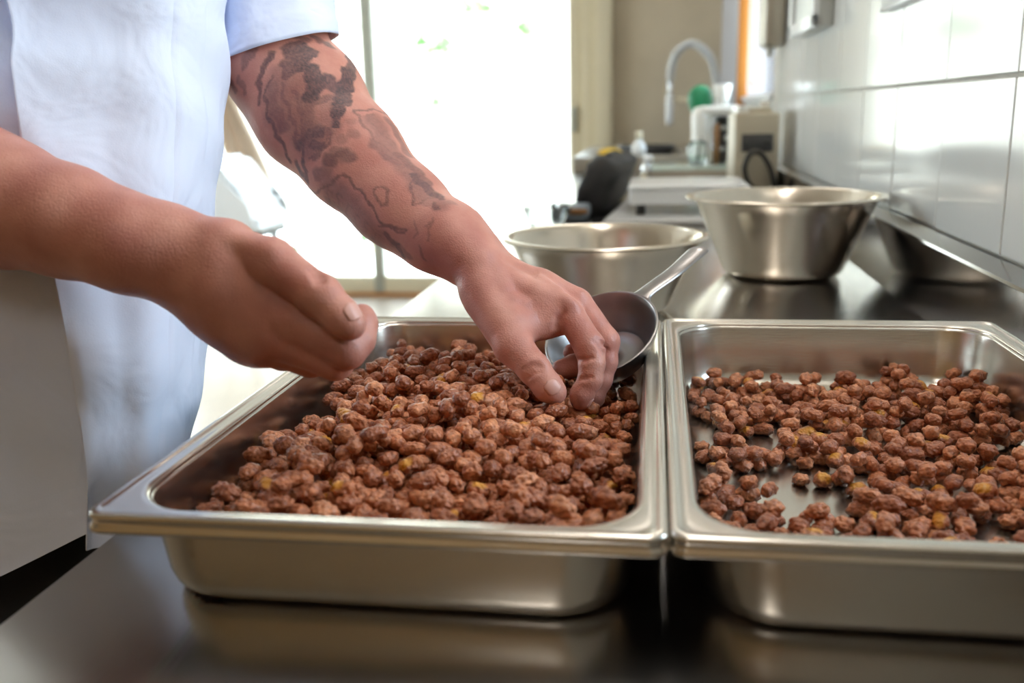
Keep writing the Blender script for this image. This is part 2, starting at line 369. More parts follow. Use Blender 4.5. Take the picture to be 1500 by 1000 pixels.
# two added windows, out of view, put in to light the room
for nm, x0, x1, ya, yb, za, zb, nmull in (('added_window_right', XW+0.05, XW+0.10, HY0, HY1, HZ0, HZ1, 1), ('added_window_left', XL-0.08, XL-0.02, LY0, LY1, LZ0, LZ1, 3)):
    wn_ = struct(empty(nm, ((x0+x1)/2, (ya+yb)/2, za), None, None)); bm = bmesh.new()
    for lo, hi in ([((x0, ya, za), (x1, yb, za+.05)), ((x0, ya, zb-.05), (x1, yb, zb))]+[((x0, y-.025, za), (x1, y+.025, zb)) for y in np.linspace(ya+.025, yb-.025, nmull+1)]):
        bm_box(bm, [(a+b)/2 for a, b in zip(lo, hi)], [b-a for a, b in zip(lo, hi)], bevel=0.004)
    from_bm('window_frame', bm, M['white_paint'], wn_)
    box('window_pane', ((x0+x1)/2, (ya+yb)/2, (za+zb)/2), (0.005, yb-ya, zb-za), M['glass'], wn_)

# added ceiling lamps, out of view, brightening pans and peanuts
for i, (lx, ly) in enumerate(ADDED_LAMPS):
    lo = empty('added_ceiling_lamp', (lx, ly, ZC-0.08), ('added ceiling lamp, out of view, over the pans of peanuts', 'added ceiling lamp, out of view, over the far end of the worktop', 'added ceiling lamp, out of view, near the plain end wall')[i], 'lamp', 'ceiling lamps added for fill light')
    box('added_lamp_housing', (lx, ly, ZC-0.02), (0.16, (1.3, 1.3, 0.8)[i], 0.04), M['lampcase'], lo, bevel=0.006)
    box('diffuser', (lx, ly, ZC-0.055), (0.12, (1.24, 1.24, 0.74)[i], 0.03), M['lamp'], lo, bevel=0.008)

# outside: terrace, slope, plants
terrace = struct(box('ground_terrace', (-3, 9.2, -0.07), (16, 6.0, 0.1), M['terrace']))
bm = bmesh.new(); bmesh.ops.create_grid(bm, x_segments=60, y_segments=24, size=1.0)
rr = random.Random(9)
for v in bm.verts:
    u, w = (v.co.x+1)/2, (v.co.y+1)/2
    v.co = Vector((-13+u*22, 11.5+w*6.0+0.5*math.sin(u*21), -0.05+6.5*w**0.9+0.35*math.sin(u*17+w*9)+0.22*math.sin(u*41+3)*math.sin(w*23)))
hill = struct(from_bm('ground_slope', bm, M['hill'], smooth=True))

def leaf_clump(name, c, r, n, seed, label, group, m=None, tall=1.0):
    R = random.Random(seed); root = empty(name, (c[0], c[1], c[2]), label, 'plant', group)
    V = []; F = []; st = []
    for i in range(n):
        d = Vector((R.gauss(0, 1), R.gauss(0, 1), R.gauss(0, 1))).normalized()*r*R.uniform(0.35, 1)
        p = Vector(c)+Vector((d.x, d.y, abs(d.z)*tall+0.02)); s = r*R.uniform(0.18, 0.32)
        a = Vector((R.gauss(0, 1), R.gauss(0, 1), R.gauss(0, 0.6))).normalized(); b = a.cross(Vector((R.gauss(0, 1), R.gauss(0, 1), R.gauss(0, 1)))).normalized()
        k = len(V); V += [p-a*s, p+b*s*0.4, p+a*s, p-b*s*0.4, p+a.cross(b)*s*0.12]; F += [(k, k+1, k+4), (k+1, k+2, k+4), (k+2, k+3, k+4), (k+3, k, k+4)]
    f = mesh('foliage', V, F, m or M['leaf'], root, smooth=False); f['kind'] = 'stuff'
    tube('stem', [c, (c[0], c[1], c[2]+r*0.6*tall)], [r*0.07, r*0.03], M['brown'], root, 6)
def on_hill(px, py):
    d = at(px, py, 1.0)-CAM
    for k in range(200):
        p = CAM + d*(8+k*0.06); w = (p[1]-11.5)/6.0
        if w > 0 and p[2] < -0.05+6.5*w**0.9+0.1: return p
    return CAM+d*14
for i, (px, py, r, lab) in enumerate([(632, 78, 0.34, 'green shrub on the bright slope, the highest to the left'), (646, 158, 0.22, 'small green shrub on the bright slope below the taller one'),
                                      (772, 52, 0.26, 'pale green shrub on the bright slope near the door jamb'), (545, 45, 0.2, 'faint shrub on the slope by the thin mullion'), (1010, 60, 0.2, None), (700, 20, 0.3, 'green shrub at the top of the bright slope')]):
    if lab is None: continue
    p = on_hill(px, py); leaf_clump('shrub', tuple(p), r, 60, i, lab, 'shrubs on the slope outside')
for i, (x, y, r, t, lab) in enumerate([(-3.05, 7.7, 0.16, 1.5, 'low green plant nearest the left pane'), (-2.55, 8.6, 0.2, 1.2, 'green plant at the foot of the slope, between two other plants'), (-2.2, 8.3, 0.15, 2.0, 'upright green plant next to the yellow flowers')]):
    leaf_clump('terrace_plant', (x, y, -0.02), r, 50, 20+i, lab, 'plants on the terrace', tall=t)
leaf_clump('yellow_flower', (-2.3, 7.9, -0.02), 0.11, 40, 31, 'yellow flowering plant on the terrace outside the door', None, M['yellow'], 1.6)

# curtain and a white chair by the door
def slab_poly(name, pts, off, m, parent=None):
    n = len(pts); V = [Vector(p) for p in pts]+[Vector(p)+Vector(off) for p in pts]
    F = [tuple(range(n)), tuple(range(2*n-1, n-1, -1))]+[(i, i+n, (i+1) % n+n, (i+1) % n) for i in range(n)]
    bm = bmesh.new(); vs = [bm.verts.new(v) for v in V]
    for f in F: bm.faces.new([vs[i] for i in f])
    return from_bm(name, bm, m, parent)
CURT = [((250, -140), (300, -140)), ((262, 0), (322, 0)), ((290, 100), (338, 130)), ((318, 190), (372, 212)), ((345, 260), (398, 270)), ((392, 312), (420, 318))]
cur = []
for (a_, b_) in CURT:
    pa, pb = at(*a_, 5.62), at(*b_, 5.62); cur.append([pa+(pb-pa)*(k/24)+np.array((0, 0.035*math.sin(k*1.9), 0)) for k in range(25)])
cur = np.array(cur); cur = np.stack([spline(cur[:, j], 8) for j in range(25)], 1); ca, cb = cur.shape[:2]
cvn = mesh('curtain', cur.reshape(-1, 3), [(i*cb+j, i*cb+j+1, (i+1)*cb+j+1, (i+1)*cb+j) for i in range(ca-1) for j in range(cb-1)], M['canvas'])
md = cvn.modifiers.new('t', 'SOLIDIFY'); md.thickness = 0.003
tag(cvn, 'beige curtain drawn aside in front of the glass door', 'curtain')
gc = empty('white_chair', (-2.20, 4.85, 0.0), 'white chair with a dark seat edge in front of the glass door', 'chair')
cx, cy = -2.20, 4.85
bm = bmesh.new()
g = [(-0.26, 0.62), (-0.26, 0.88), (-0.18, 0.98), (-0.04, 0.99), (0.05, 0.90), (0.13, 0.74), (0.22, 0.64), (0.20, 0.60)]
vs = [[bm.verts.new((cx+a, cy+o, b)) for a, b in g] for o in (-0.25, 0.25)]
for k in range(len(g)): bm.faces.new((vs[0][k], vs[0][(k+1) % len(g)], vs[1][(k+1) % len(g)], vs[1][k]))
bm.faces.new(vs[0]); bm.faces.new(vs[1][::-1]); bmesh.ops.bevel(bm, geom=list(bm.edges), offset=0.03, segments=2, affect='EDGES')
from_bm('backrest', bm, M['white_paint'], gc, True, 40)
box('seat', (cx-0.06, cy, 0.582), (0.44, 0.50, 0.036), M['black_rubber'], gc, bevel=0.01)
for sx in (-0.22, 0.1):
    for sy in (-0.2, 0.2): tube('leg', [(cx+sx, cy+sy, 0.57), (cx+sx*1.15, cy+sy*1.1, 0.0)], [0.022, 0.016], M['white_paint'], gc, 10)

# ------------------------------------------------------------------ worktop
WX0, WX1 = -0.370, 0.357
top = empty('worktop', (0, 2.7, 0), 'long dark stainless steel worktop with an upstand along the tiled wall', 'worktop')
Y0, Y1 = -0.7, 6.02
box('top_sheet', ((WX0+WX1)/2+0.004, (Y0+Y1)/2, 0.885), (WX1-WX0+0.008, Y1-Y0, 0.03), M['top_steel'], top, bevel=0.004)
bm = bmesh.new(); prof = [(WX1, 0.900), (WX1+0.001, 0.9965), (WX1+0.003, 0.9995), (WX1+0.007, 1.0005), (XW-0.001, 1.0065), (XW-0.001, 0.990), (WX1+0.012, 0.985), (WX1+0.012, 0.872), (WX1, 0.872)]
vs = [[bm.verts.new((a, y, b)) for a, b in prof] for y in (Y0, Y1)]
for k in range(len(prof)): bm.faces.new((vs[0][k], vs[0][(k+1) % len(prof)], vs[1][(k+1) % len(prof)], vs[1][k]))
bm.faces.new(vs[0]); bm.faces.new(vs[1][::-1])
from_bm('upstand', bm, M['upstand_steel'], top, True, 30)
box('front_edge', (WX0+0.007, (Y0+Y1)/2, 0.853), (0.014, Y1-Y0-0.004, 0.036), M['top_steel'], top, bevel=0.003)
box('undershelf', (0.0, (Y0+Y1)/2, 0.25), (0.62, Y1-Y0-0.1, 0.03), M['top_steel'], top, bevel=0.003)
for y in (-0.6, 1.55, 3.7, 5.85):
    for x in (-0.31, 0.30): box('leg', (x, y, 0.437), (0.04, 0.04, 0.872), M['top_steel'], top, bevel=0.004)

# ------------------------------------------------------------------ gastronorm pans
PROF = [(2.2, -10.8, 8), (1.0, -11.0, 9), (0.1, -10.2, 9), (0.0, -9.0, 9), (0.5, -7.8, 9), (1.3, -6.6, 9), (1.4, -4.2, 9), (0.7, -2.8, 9), (0.5, -1.4, 9), (1.1, -0.4, 9),
        (2.4, 0.1, 9), (3.8, 0.0, 9), (4.9, -0.7, 9), (5.6, -1.2, 9), (9.5, -1.2, 14), (12.2, -1.4, 38), (13.8, -2.0, 42), (15.0, -3.6, 44),
        (15.6, -6.5, 44), (17.5, -30, 44), (19.6, -50, 44), (21.6, -57, 44), (25.5, -61.6, 40), (31, -63.4, 35), (38, -63.8, 28)]
PW, PD = 0.325, 0.530
def ring(ins, z, r, seg=10):
    ins, z, r = ins/1000, z/1000, r/1000; x0, x1, y0, y1 = ins, PW-ins, ins, PD-ins; out = []
    for cx_, cy_, a0 in ((x1-r, y1-r, 0), (x0+r, y1-r, 90), (x0+r, y0+r, 180), (x1-r, y0+r, 270)):
        for k in range(seg+1):
            a = math.radians(a0+90*k/seg); out.append((cx_+r*math.cos(a), cy_+r*math.sin(a), z))
    return out
def make_pan(x, y, rz, label):
    t = empty('gastronorm_pan', (x+PW/2, y+PD/2, 0.90), label, 'pan', 'shallow steel pans of sugared peanuts')
    T = Matrix.Translation((x, y, RIM)) @ Matrix.Rotation(rz, 4, 'Z')
    def part(name, prof, fill):
        V = []; F = []; n = 44
        for p in prof: V += [T @ Vector(q) for q in ring(*p)]
        for i in range(len(prof)-1):
            for k in range(n): F.append((i*n+k, i*n+(k+1) % n, (i+1)*n+(k+1) % n, (i+1)*n+k))
        if fill: F.append(tuple((len(prof)-1)*n+k for k in range(n)))
        o = mesh(name, V, F, M['pan_steel'], t)
        sm = o.modifiers.new('sheet', 'SOLIDIFY'); sm.thickness = 0.0007; sm.offset = 1.0
        return o
    part('rim', PROF[:18], False); part('tray_body', PROF[17:], True)
    return t
LP = (-0.3155, 0.4542, 0.0004); RP = (0.0108, 0.4566, -0.0006)
make_pan(*LP, 'steel pan heaped with sugared peanuts, under the two hands')
make_pan(*RP, 'steel pan with peanuts spread loosely, beside the tiled wall')

# ------------------------------------------------------------------ mixing bowls
def bowl_profile(rb, rt, h, lip):
    p = [(0.001, 0.0005), (rb*0.9, 0.0005), (rb*0.985, 0.002), (rb+0.006, 0.008)]
    w = [(rb+0.010+(rt-rb-0.012)*(k/8), 0.014+(h-0.020)*(k/8)) for k in range(9)]
    p += w + [(rt+0.001, h-0.003), (rt+lip*0.5, h+0.0005), (rt+lip-0.001, h), (rt+lip, h-0.002), (rt+lip-0.002, h-0.004), (rt+lip*0.6, h-0.002)][0:5]
    inner = [(rt+lip*0.5, h+0.0016), (rt-0.001, h-0.001)]+[(r-0.0016, z+0.0008) for r, z in w[::-1]]+[(rb*0.97, 0.006), (0.001, 0.005)]
    return p, inner
def make_bowl(c, rb, rt, h, lip, label):
    t = empty('mixing_bowl', c, label, 'bowl', 'steel mixing bowls')
    p, inn = bowl_profile(rb, rt, h, lip)
    lathe('shell', p+inn, c, M['bowl_steel'], t, 96)
    V = []; n = 96; m = 10
    rim = lathe('rim', [(rt+lip*0.5+(lip*0.5+0.001)*math.cos(a), h-0.001+0.0026*math.sin(a)) for a in [2*math.pi*k/m for k in range(m+1)]], c, M['bowl_steel'], t, n)
    return t
make_bowl((-0.068, 1.335, 0.9003), 0.082, 0.134, 0.108, 0.010, 'wide low steel mixing bowl behind the tattooed hand')
make_bowl((0.217, 1.650, 0.9003), 0.090, 0.150, 0.134, 0.013, 'tall steel mixing bowl against the upstand by the tiled wall')

# ------------------------------------------------------------------ scoop leaning in the left pan
def make_scoop():
    C = Vector(at(880, 486, 0.880)); t = empty('scoop', C, 'dull steel round scoop resting in the heaped peanuts', 'scoop')
    r_, u_, b_ = Vector(RT), Vector(UP), Vector(-FW)
    a = (r_*0.88+u_*0.47).normalized(); b = (r_*(-0.47*0.62)+u_*(0.88*0.62)-b_*0.785).normalized(); n = a.cross(b).normalized()
    if n.z < 0: n = -n
    R0, R1, D = 0.0537, 0.033, 0.036
    prof = [(R0+0.0012, 0.0), (R0-0.002, -0.008), (R0-0.009, -0.020), (R1+0.004, -D+0.004), (R1, -D), (R1*0.5, -D), (0.001, -D),
            (0.001, -D+0.002), (R1*0.5, -D+0.002), (R1-0.001, -D+0.002), (R1-0.0002, -D+0.0035), (R1+0.002, -D+0.006), (R0-0.011, -0.019), (R0-0.004, -0.008), (R0-0.0012, 0.0), (R0, 0.001), (R0+0.0012, 0.0)]
    rot = Matrix((a, b, n)).transposed()
    lathe('scoop_cup', prof, C, M['scoop_steel'], t, 72, rot)
    P0 = C+(a*0.94+b*0.34)*(R0-0.0005)+n*(-0.0012); P2 = Vector(at(1027, 364, 0.945)); P1 = Vector(at(986, 400, 0.912))
    path = [Vector(q) for q in spline([P0, P0*0.75+P1*0.25+Vector((0, 0, 0.001)), P1, P1*0.4+P2*0.6, P2], 6)]
    V = []; F = []; N = len(path)
    for i, p in enumerate(path):
        t_ = (path[min(i+1, N-1)]-path[max(i-1, 0)]).normalized(); s = i/(N-1)
        side = t_.cross(n).normalized(); nn = side.cross(t_).normalized()
        w = 0.006*(1-s)**8+0.0074+0.0044*s; 
        if s > 0.9: w *= math.sqrt(max(0.05, 1-((s-0.9)/0.1)**2*0.8))
        for sx, sz in ((-1, 0.25), (-0.72, 1), (0.72, 1), (1, 0.25), (0.8, -0.5), (0, 0.1), (-0.8, -0.5)): V.append(p+side*w*sx+nn*0.0022*sz)
    k = 7
    for i in range(N-1):
        for j in range(k): F.append((i*k+j, i*k+(j+1) % k, (i+1)*k+(j+1) % k, (i+1)*k+j))
    F.append(tuple(range(k-1, -1, -1))); F.append(tuple((N-1)*k+j for j in range(k)))
    mesh('handle', V, F, M['scoop_steel'], t)
    return np.array(C), np.array(a), np.array(n)
SCOOP = make_scoop()

# ------------------------------------------------------------------ the person: one continuous skin surface grown from a distance field
class Field:
    """Smooth union of tapered capsules; chains are (k_out, k_in, [(a, b, ra, rb), ...])."""
    def __init__(s): s.A = []; s.B = []; s.ra = []; s.rb = []; s.g = []; s.kin = []; s.kout = []; s.ng = 0; s.cut = []
    def chain(s, kout, kin, pts, sign=1):
        for (a, ra), (b, rb) in zip(pts[:-1], pts[1:]):
            s.A.append(np.array(a, float)); s.B.append(np.array(b, float)); s.ra.append(ra); s.rb.append(rb); s.g.append(s.ng)
        s.kin.append(kin); s.kout.append(kout); s.ng += 1
    def prim(s, i, P):
        ba = s.B[i]-s.A[i]; L = ba@ba+1e-12; pa = P-s.A[i]; t = np.clip((pa@ba)/L, 0, 1)
        return np.sqrt(((pa-t[:, None]*ba)**2).sum(1))-(s.ra[i]+(s.rb[i]-s.ra[i])*t)
    def near(s, c, rad): return [i for i in range(len(s.A)) if s.prim(i, c[None])[0] < rad]
    def eval(s, P, idx=None):
        idx = range(len(s.A)) if idx is None else idx; d = np.full(len(P), 1.0); cur = None; g = None
        def smin(a, b, k):
            if k <= 0: return np.minimum(a, b)
            h = np.clip(k-np.abs(a-b), 0, None)/k; return np.minimum(a, b)-h*h*k*0.25
        for i in idx:
            v = s.prim(i, P)
            if s.g[i] != cur:
                if g is not None: d = smin(d, g, s.kout[cur])
                cur = s.g[i]; g = v
            else: g = smin(g, v, s.kin[cur])
        if g is not None: d = smin(d, g, s.kout[cur])
        lo_, hi_ = (P.min(0)-0.05, P.max(0)+0.05) if s.cut else (0, 0)
        for a, b, r, k in s.cut:
            if (a < lo_).any() or (a > hi_).any(): continue
            ba = b-a; pa = P-a; m = np.abs(pa).max(1) < 0.05
            if not m.any(): continue
            t = np.clip((pa[m]@ba)/(ba@ba+1e-12), 0, 1); c = r-np.sqrt(((pa[m]-t[:, None]*ba)**2).sum(1))
            h = np.clip(k-np.abs(d[m]-c), 0, None)/k; d[m] = np.maximum(d[m], c)+h*h*k*0.25
        return d
def surface(field, lo, hi, h, nb=24):
    """Surface nets over sparse blocks; returns vertices and quads."""
    lo = np.array(lo); n = np.ceil((np.array(hi)-lo)/h/nb).astype(int); half = nb*h*0.5*1.7320508
    ks = []; vs = []; quads = []; NN = (n*nb+4).astype(np.int64)
    key = lambda c: (c[..., 0]*NN[1]+c[..., 1])*NN[2]+c[..., 2]
    g = np.arange(-1, nb+1); off = np.stack(np.meshgrid(g, g, g, indexing='ij'), -1); m = nb+2
    corners = [(i, j, k) for i in (0, 1) for j in (0, 1) for k in (0, 1)]
    edges = [(a, b) for a in range(8) for b in range(a+1, 8) if bin(a ^ b).count('1') == 1]
    for bi in range(n[0]):
        for bj in range(n[1]):
            for bk in range(n[2]):
                b0 = np.array((bi, bj, bk))*nb; c = lo+(b0+nb/2)*h
                idx = field.near(c, half+0.03)
                if not idx or abs(field.eval(c[None], idx)[0]) > half+0.012: continue
                D = field.eval((lo+(b0+off.reshape(-1, 3))*h), idx).reshape(m, m, m); S = D < 0
                if S.all() or not S.any(): continue
                cs = [S[i:i+m-1, j:j+m-1, k:k+m-1] for i, j, k in corners]; cnt = sum(x.astype(np.int8) for x in cs)
                act = (cnt > 0) & (cnt < 8); act[0] = act[:, 0] = act[:, :, 0] = False      # cells owned by the block: 1..nb
                I = np.argwhere(act)
                if len(I) == 0: continue
                val = np.stack([D[i:i+m-1, j:j+m-1, k:k+m-1][act] for i, j, k in corners], 1); acc = np.zeros((len(I), 3)); w = np.zeros(len(I))
                for a, b in edges:
                    x = (val[:, a] < 0) != (val[:, b] < 0); t = np.where(x, val[:, a]/np.where(x, val[:, a]-val[:, b], 1), 0)
                    p = np.array(corners[a])+(np.array(corners[b])-np.array(corners[a]))*t[:, None]; acc += p*x[:, None]; w += x
                V = lo+(b0-1+I+acc/w[:, None])*h
                for _ in range(2):                                                     # settle on the true surface
                    e = 0.0004; d0 = field.eval(V, idx); gr = np.stack([field.eval(V+np.eye(3)[q]*e, idx)-d0 for q in range(3)], 1)/e
                    gn = np.linalg.norm(gr, axis=1, keepdims=True); V = V-np.clip(d0, -h, h)[:, None]*gr/np.maximum(gn*gn, 0.2)
                ks.append(key(b0-1+I+1)); vs.append(V)
                for q in range(3):
                    o1, o2 = [(1, 2), (2, 0), (0, 1)][q]; sl = [slice(1, nb+1)]*3; s0 = S[tuple(sl)]
                    sl2 = list(sl); sl2[q] = slice(2, nb+2); s1 = S[tuple(sl2)]; E = np.argwhere(s0 != s1)
                    if len(E) == 0: continue
                    fl = s0[tuple(E.T)]; base = b0+E+1; u = np.zeros(3, int); w_ = np.zeros(3, int); u[o1] = 1; w_[o2] = 1
                    Q = np.stack([key(base-u-w_), key(base-w_), key(base), key(base-u)], 1); Q[~fl] = Q[~fl][:, ::-1]; quads.append(Q)
    K = np.concatenate(ks); V = np.concatenate(vs); o = np.argsort(K); K = K[o]; V = V[o]; Q = np.concatenate(quads)
    F = np.searchsorted(K, Q); F = np.clip(F, 0, len(K)-1); ok = (K[F] == Q).all(1)
    return V, F[ok]

SKIN = Field()
def A(px, py, s): return np.array(at(px, py, s))
# ---- left arm (tattooed) and hand
L_ELB = [((400, 20, .934), .043), ((404, 82, .925), .0465), ((455, 140, .914), .0468), ((522, 220, .895), .0392), ((603, 303, .870), .0308), ((655, 349, .853), .0272), ((688, 376, .845), .0262)]
L_AX = [A(*p) for p, r in L_ELB]
SH_L = np.array((-0.395, 0.975, RIM+0.43)); SH_R = np.array((-0.56, 0.64, RIM+0.43))
SKIN.chain(.03, .03, [(SH_L, .046)]+[(L_AX[0], .043)])
SKIN.chain(.03, .02, [(A(*p), r) for p, r in L_ELB])
SKIN.chain(.03, .02, [(A(398, 118, .918), .036), (A(440, 185, .905), .034), (A(505, 252, .890), .0265), (A(562, 305, .878), .0245), (A(622, 350, .862), .0200)])      # belly of the forearm
SKIN.chain(.02, .02, [(A(660, 345, .842), .022), (A(700, 388, .828), .0205)])                                # wrist, thumb side
SKIN.chain(.02, .02, [(A(672, 345, .866), .021), (A(705, 380, .862), .019)])                                 # wrist, little-finger side
IM, MM, RM, PM = A(836, 463, .812), A(846, 444, .836), A(840, 441, .860), A(822, 446, .882)
for w, mc, r0, r1 in ((A(706, 398, .826), IM, .0150, .0128), (A(704, 388, .842), MM, .0155, .0130), (A(704, 383, .856), RM, .0150, .0120), (A(700, 380, .868), PM, .0145, .0108)):
    SKIN.chain(.012, .01, [(w, r0), (w*.35+mc*.65+np.array((0, 0, .001)), r0*.9), (mc, r1)])
SKIN.chain(.012, .01, [(A(716, 440, .822), .0190), (A(752, 478, .806), .0175), (A(800, 472, .815), .0125), (A(822, 472, .820), .0095)])   # thumb muscle and web
SKIN.chain(.012, .01, [(A(745, 428, .835), .016), (A(805, 448, .845), .013)])
LT = [((706, 424, .820), .0195), ((752, 507, .790), .0157), ((783, 541, .777), .0128), ((803, 567, .772), .0116), ((812, 575, .772), .0100)]
SKIN.chain(.010, .005, [(A(*p), r) for p, r in LT])
LI = [((836, 463, .812), .0128), ((864, 508, .801), .0128), ((867, 532, .798), .0108), ((865, 555, .797), .0100), ((852, 578, .799), .0096), ((850, 587, .800), .0080)]
LM = [((846, 444, .836), .0130), ((887, 500, .828), .0120), ((887, 530, .826), .0102), ((880, 556, .826), .0096), ((869, 582, .826), .0090), ((866, 590, .826), .0076)]
LR = [((840, 441, .860), .0120), ((884, 500, .856), .0115), ((868, 528, .852), .0098), ((840, 535, .848), .0094), ((822, 540, .846), .0085)]
LQ = [((822, 446, .882), .0110), ((858, 500, .884), .0100), ((852, 516, .880), .0088), ((838, 516, .876), .0082)]
for c in (LI, LM, LR, LQ): SKIN.chain(.0016, .004, [(A(*p), r) for p, r in c])
# knuckle, tendons and veins on the back of the hand
for pts, r in (([(846, 431, .829), (790, 402, .829), (735, 385, .832)], .0044), ([(838, 447, .805), (785, 425, .812), (745, 407, .822)], .0042), ([(742, 400, .818), (738, 425, .806), (752, 440, .802), (768, 446, .803)], .0030), ([(705, 370, .828), (728, 395, .815), (738, 425, .806)], .0031), ([(792, 410, .818), (815, 425, .812), (832, 440, .804)], .0029)):
    SKIN.chain(.007, .004, [(A(*p), r) for p in pts])
# ---- right arm and closed hand
R_ARM = [((-200, 212, .665), .047), ((-90, 256, .668), .0455), ((0, 296, .668), .0425), ((100, 325, .655), .0350), ((190, 358, .643), .0295), ((238, 374, .640), .0278)]
SKIN.chain(.03, .03, [(SH_R, .045), (A(*R_ARM[0][0]), .047)])
SKIN.chain(.03, .02, [(A(*p), r) for p, r in R_ARM])
SKIN.chain(.02, .02, [(A(180, 345, .662), .024), (A(245, 368, .660), .023)])
for p, r in (([(255, 350, .646), (330, 372, .634), (408, 446, .630)], (.020, .021, .0165)), ([(258, 375, .640), (330, 418, .632), (398, 486, .633)], (.021, .0215, .0172)),
             ([(262, 390, .650), (330, 445, .640), (382, 500, .642)], (.021, .021, .0160)), ([(262, 398, .664), (325, 455, .655), (360, 495, .656)], (.020, .0185, .0150)), ([(300, 400, .650), (380, 470, .655)], (.026, .026))):
    SKIN.chain(.016, .012, [(A(*q), k) for q, k in zip(p, r)])
RT_ = [((262, 352, .646), .0185), ((330, 362, .635), .0165), ((398, 384, .620), .0152), ((470, 434, .608), .0132), ((500, 464, .605), .0116), ((513, 476, .604), .0098)]
RI_ = [((408, 446, .630), .0165), ((428, 470, .627), .0150), ((508, 512, .622), .0122), ((526, 497, .630), .0100), ((531, 474, .637), .0092), ((530, 463, .640), .0084)]
RM_ = [((398, 486, .633), .0170), ((490, 527, .634), .0125), ((512, 505, .644), .0105), ((505, 480, .652), .0095)]
RR_ = [((382, 500, .642), .0160), ((455, 523, .648), .0120), ((482, 505, .660), .0100), ((470, 480, .665), .009)]
RQ_ = [((360, 495, .656), .0150), ((415, 517, .664), .0105), ((440, 500, .674), .0090), ((430, 480, .676), .008)]
for c, k in ((RT_, .006), (RI_, .006), (RM_, .007), (RR_, .009), (RQ_, .009)): SKIN.chain(.0028 if c is not RT_ else .0016, k, [(A(*p), r) for p, r in c])
SKIN.chain(.008, .006, [(A(300, 340, .628), .004), (A(350, 356, .617), .004), (A(400, 370, .608), .003)])
SKIN.chain(.008, .005, [(A(435, 468, .618), .006), (A(470, 490, .615), .004)])
# creases pressed into the skin: polylines laid on the surface
def on_skin(px, py, s0):
    d = at(px, py, 1.0)-CAM; n_ = np.linalg.norm(d); t = s0-0.08
    for _ in range(60): t += SKIN.eval((CAM+d*t)[None])[0]*0.9/n_
    return CAM+d*t
CREASES = [(.0012, .004, 0, .63, [(455, 396), (462, 404), (464, 414)]), (.0011, .004, 0, .63, [(462, 394), (470, 402), (473, 412)]),
           (.0012, .004, 0, .78, [(769, 549), (776, 541), (786, 537), (794, 537)]), (.0011, .003, 0, .78, [(772, 556), (781, 547), (792, 544)]), (.0010, .003, 0, .78, [(768, 541), (778, 534), (788, 531)]),
           (.0014, .003, 0, .80, [(846, 527), (856, 527), (866, 524)]), (.0013, .003, 0, .80, [(850, 555), (858, 554), (866, 552)]),
           (.0010, .004, 0, .80, [(876, 496), (884, 503), (888, 512)]), (.0010, .004, 0, .80, [(870, 500), (879, 508), (883, 517)]),
           (.0013, .005, 0, .81, [(815, 478), (818, 467), (824, 458)])]
cuts = []
for r_, k_, dp, s0, pl in CREASES:
    q_ = [on_skin(x, y, s0)+FW*(r_*0.15) for x, y in pl]
    cuts += [(a, b, r_, k_) for a, b in zip(q_[:-1], q_[1:])]
SKIN.cut = cuts
# ---- trunk (under the shirt), neck and head
TC = np.array((-0.52, 0.79, 0)); Z = lambda x, y, z: np.array((x, y, RIM+z))
SKIN.chain(.05, .05, [(Z(-.535, .745, -.13), .07), (Z(-.53, .765, .10), .085), (Z(-.52, .80, .34), .085)])
SKIN.chain(.05, .05, [(SH_L, .042), (Z(-.48, .80, .425), .065), (SH_R, .042)])
SKIN.chain(.04, .04, [(Z(-.48, .80, .45), .055), (Z(-.43, .79, .60), .056)])
HC = Z(-.39, .785, .70)
SKIN.chain(.03, .03, [(HC+np.array((-.015, 0, .02)), .088), (HC+np.array((.03, 0, -.045)), .068)])
SKIN.chain(.02, .01, [(HC+np.array((.055, 0, -.085)), .034), (HC+np.array((.07, 0, -.09)), .026)])                 # chin
SKIN.chain(.012, .008, [(HC+np.array((.082, 0, .012)), .010), (HC+np.array((.112, 0, -.028)), .012)])              # nose
for sy in (-1, 1):
    SKIN.chain(.006, .006, [(HC+np.array((-.01, sy*.078, .01)), .014), (HC+np.array((-.008, sy*.079, -.028)), .009)])   # ears
    SKIN.chain(.01, .006, [(HC+np.array((.078, sy*.032, .022)), .013), (HC+np.array((.070, sy*.045, .022)), .010)])     # brow
SKIN.chain(.006, .005, [(HC+np.array((.093, -.02, -.060)), .007), (HC+np.array((.096, 0, -.059)), .008), (HC+np.array((.093, .02, -.060)), .007)])   # lips

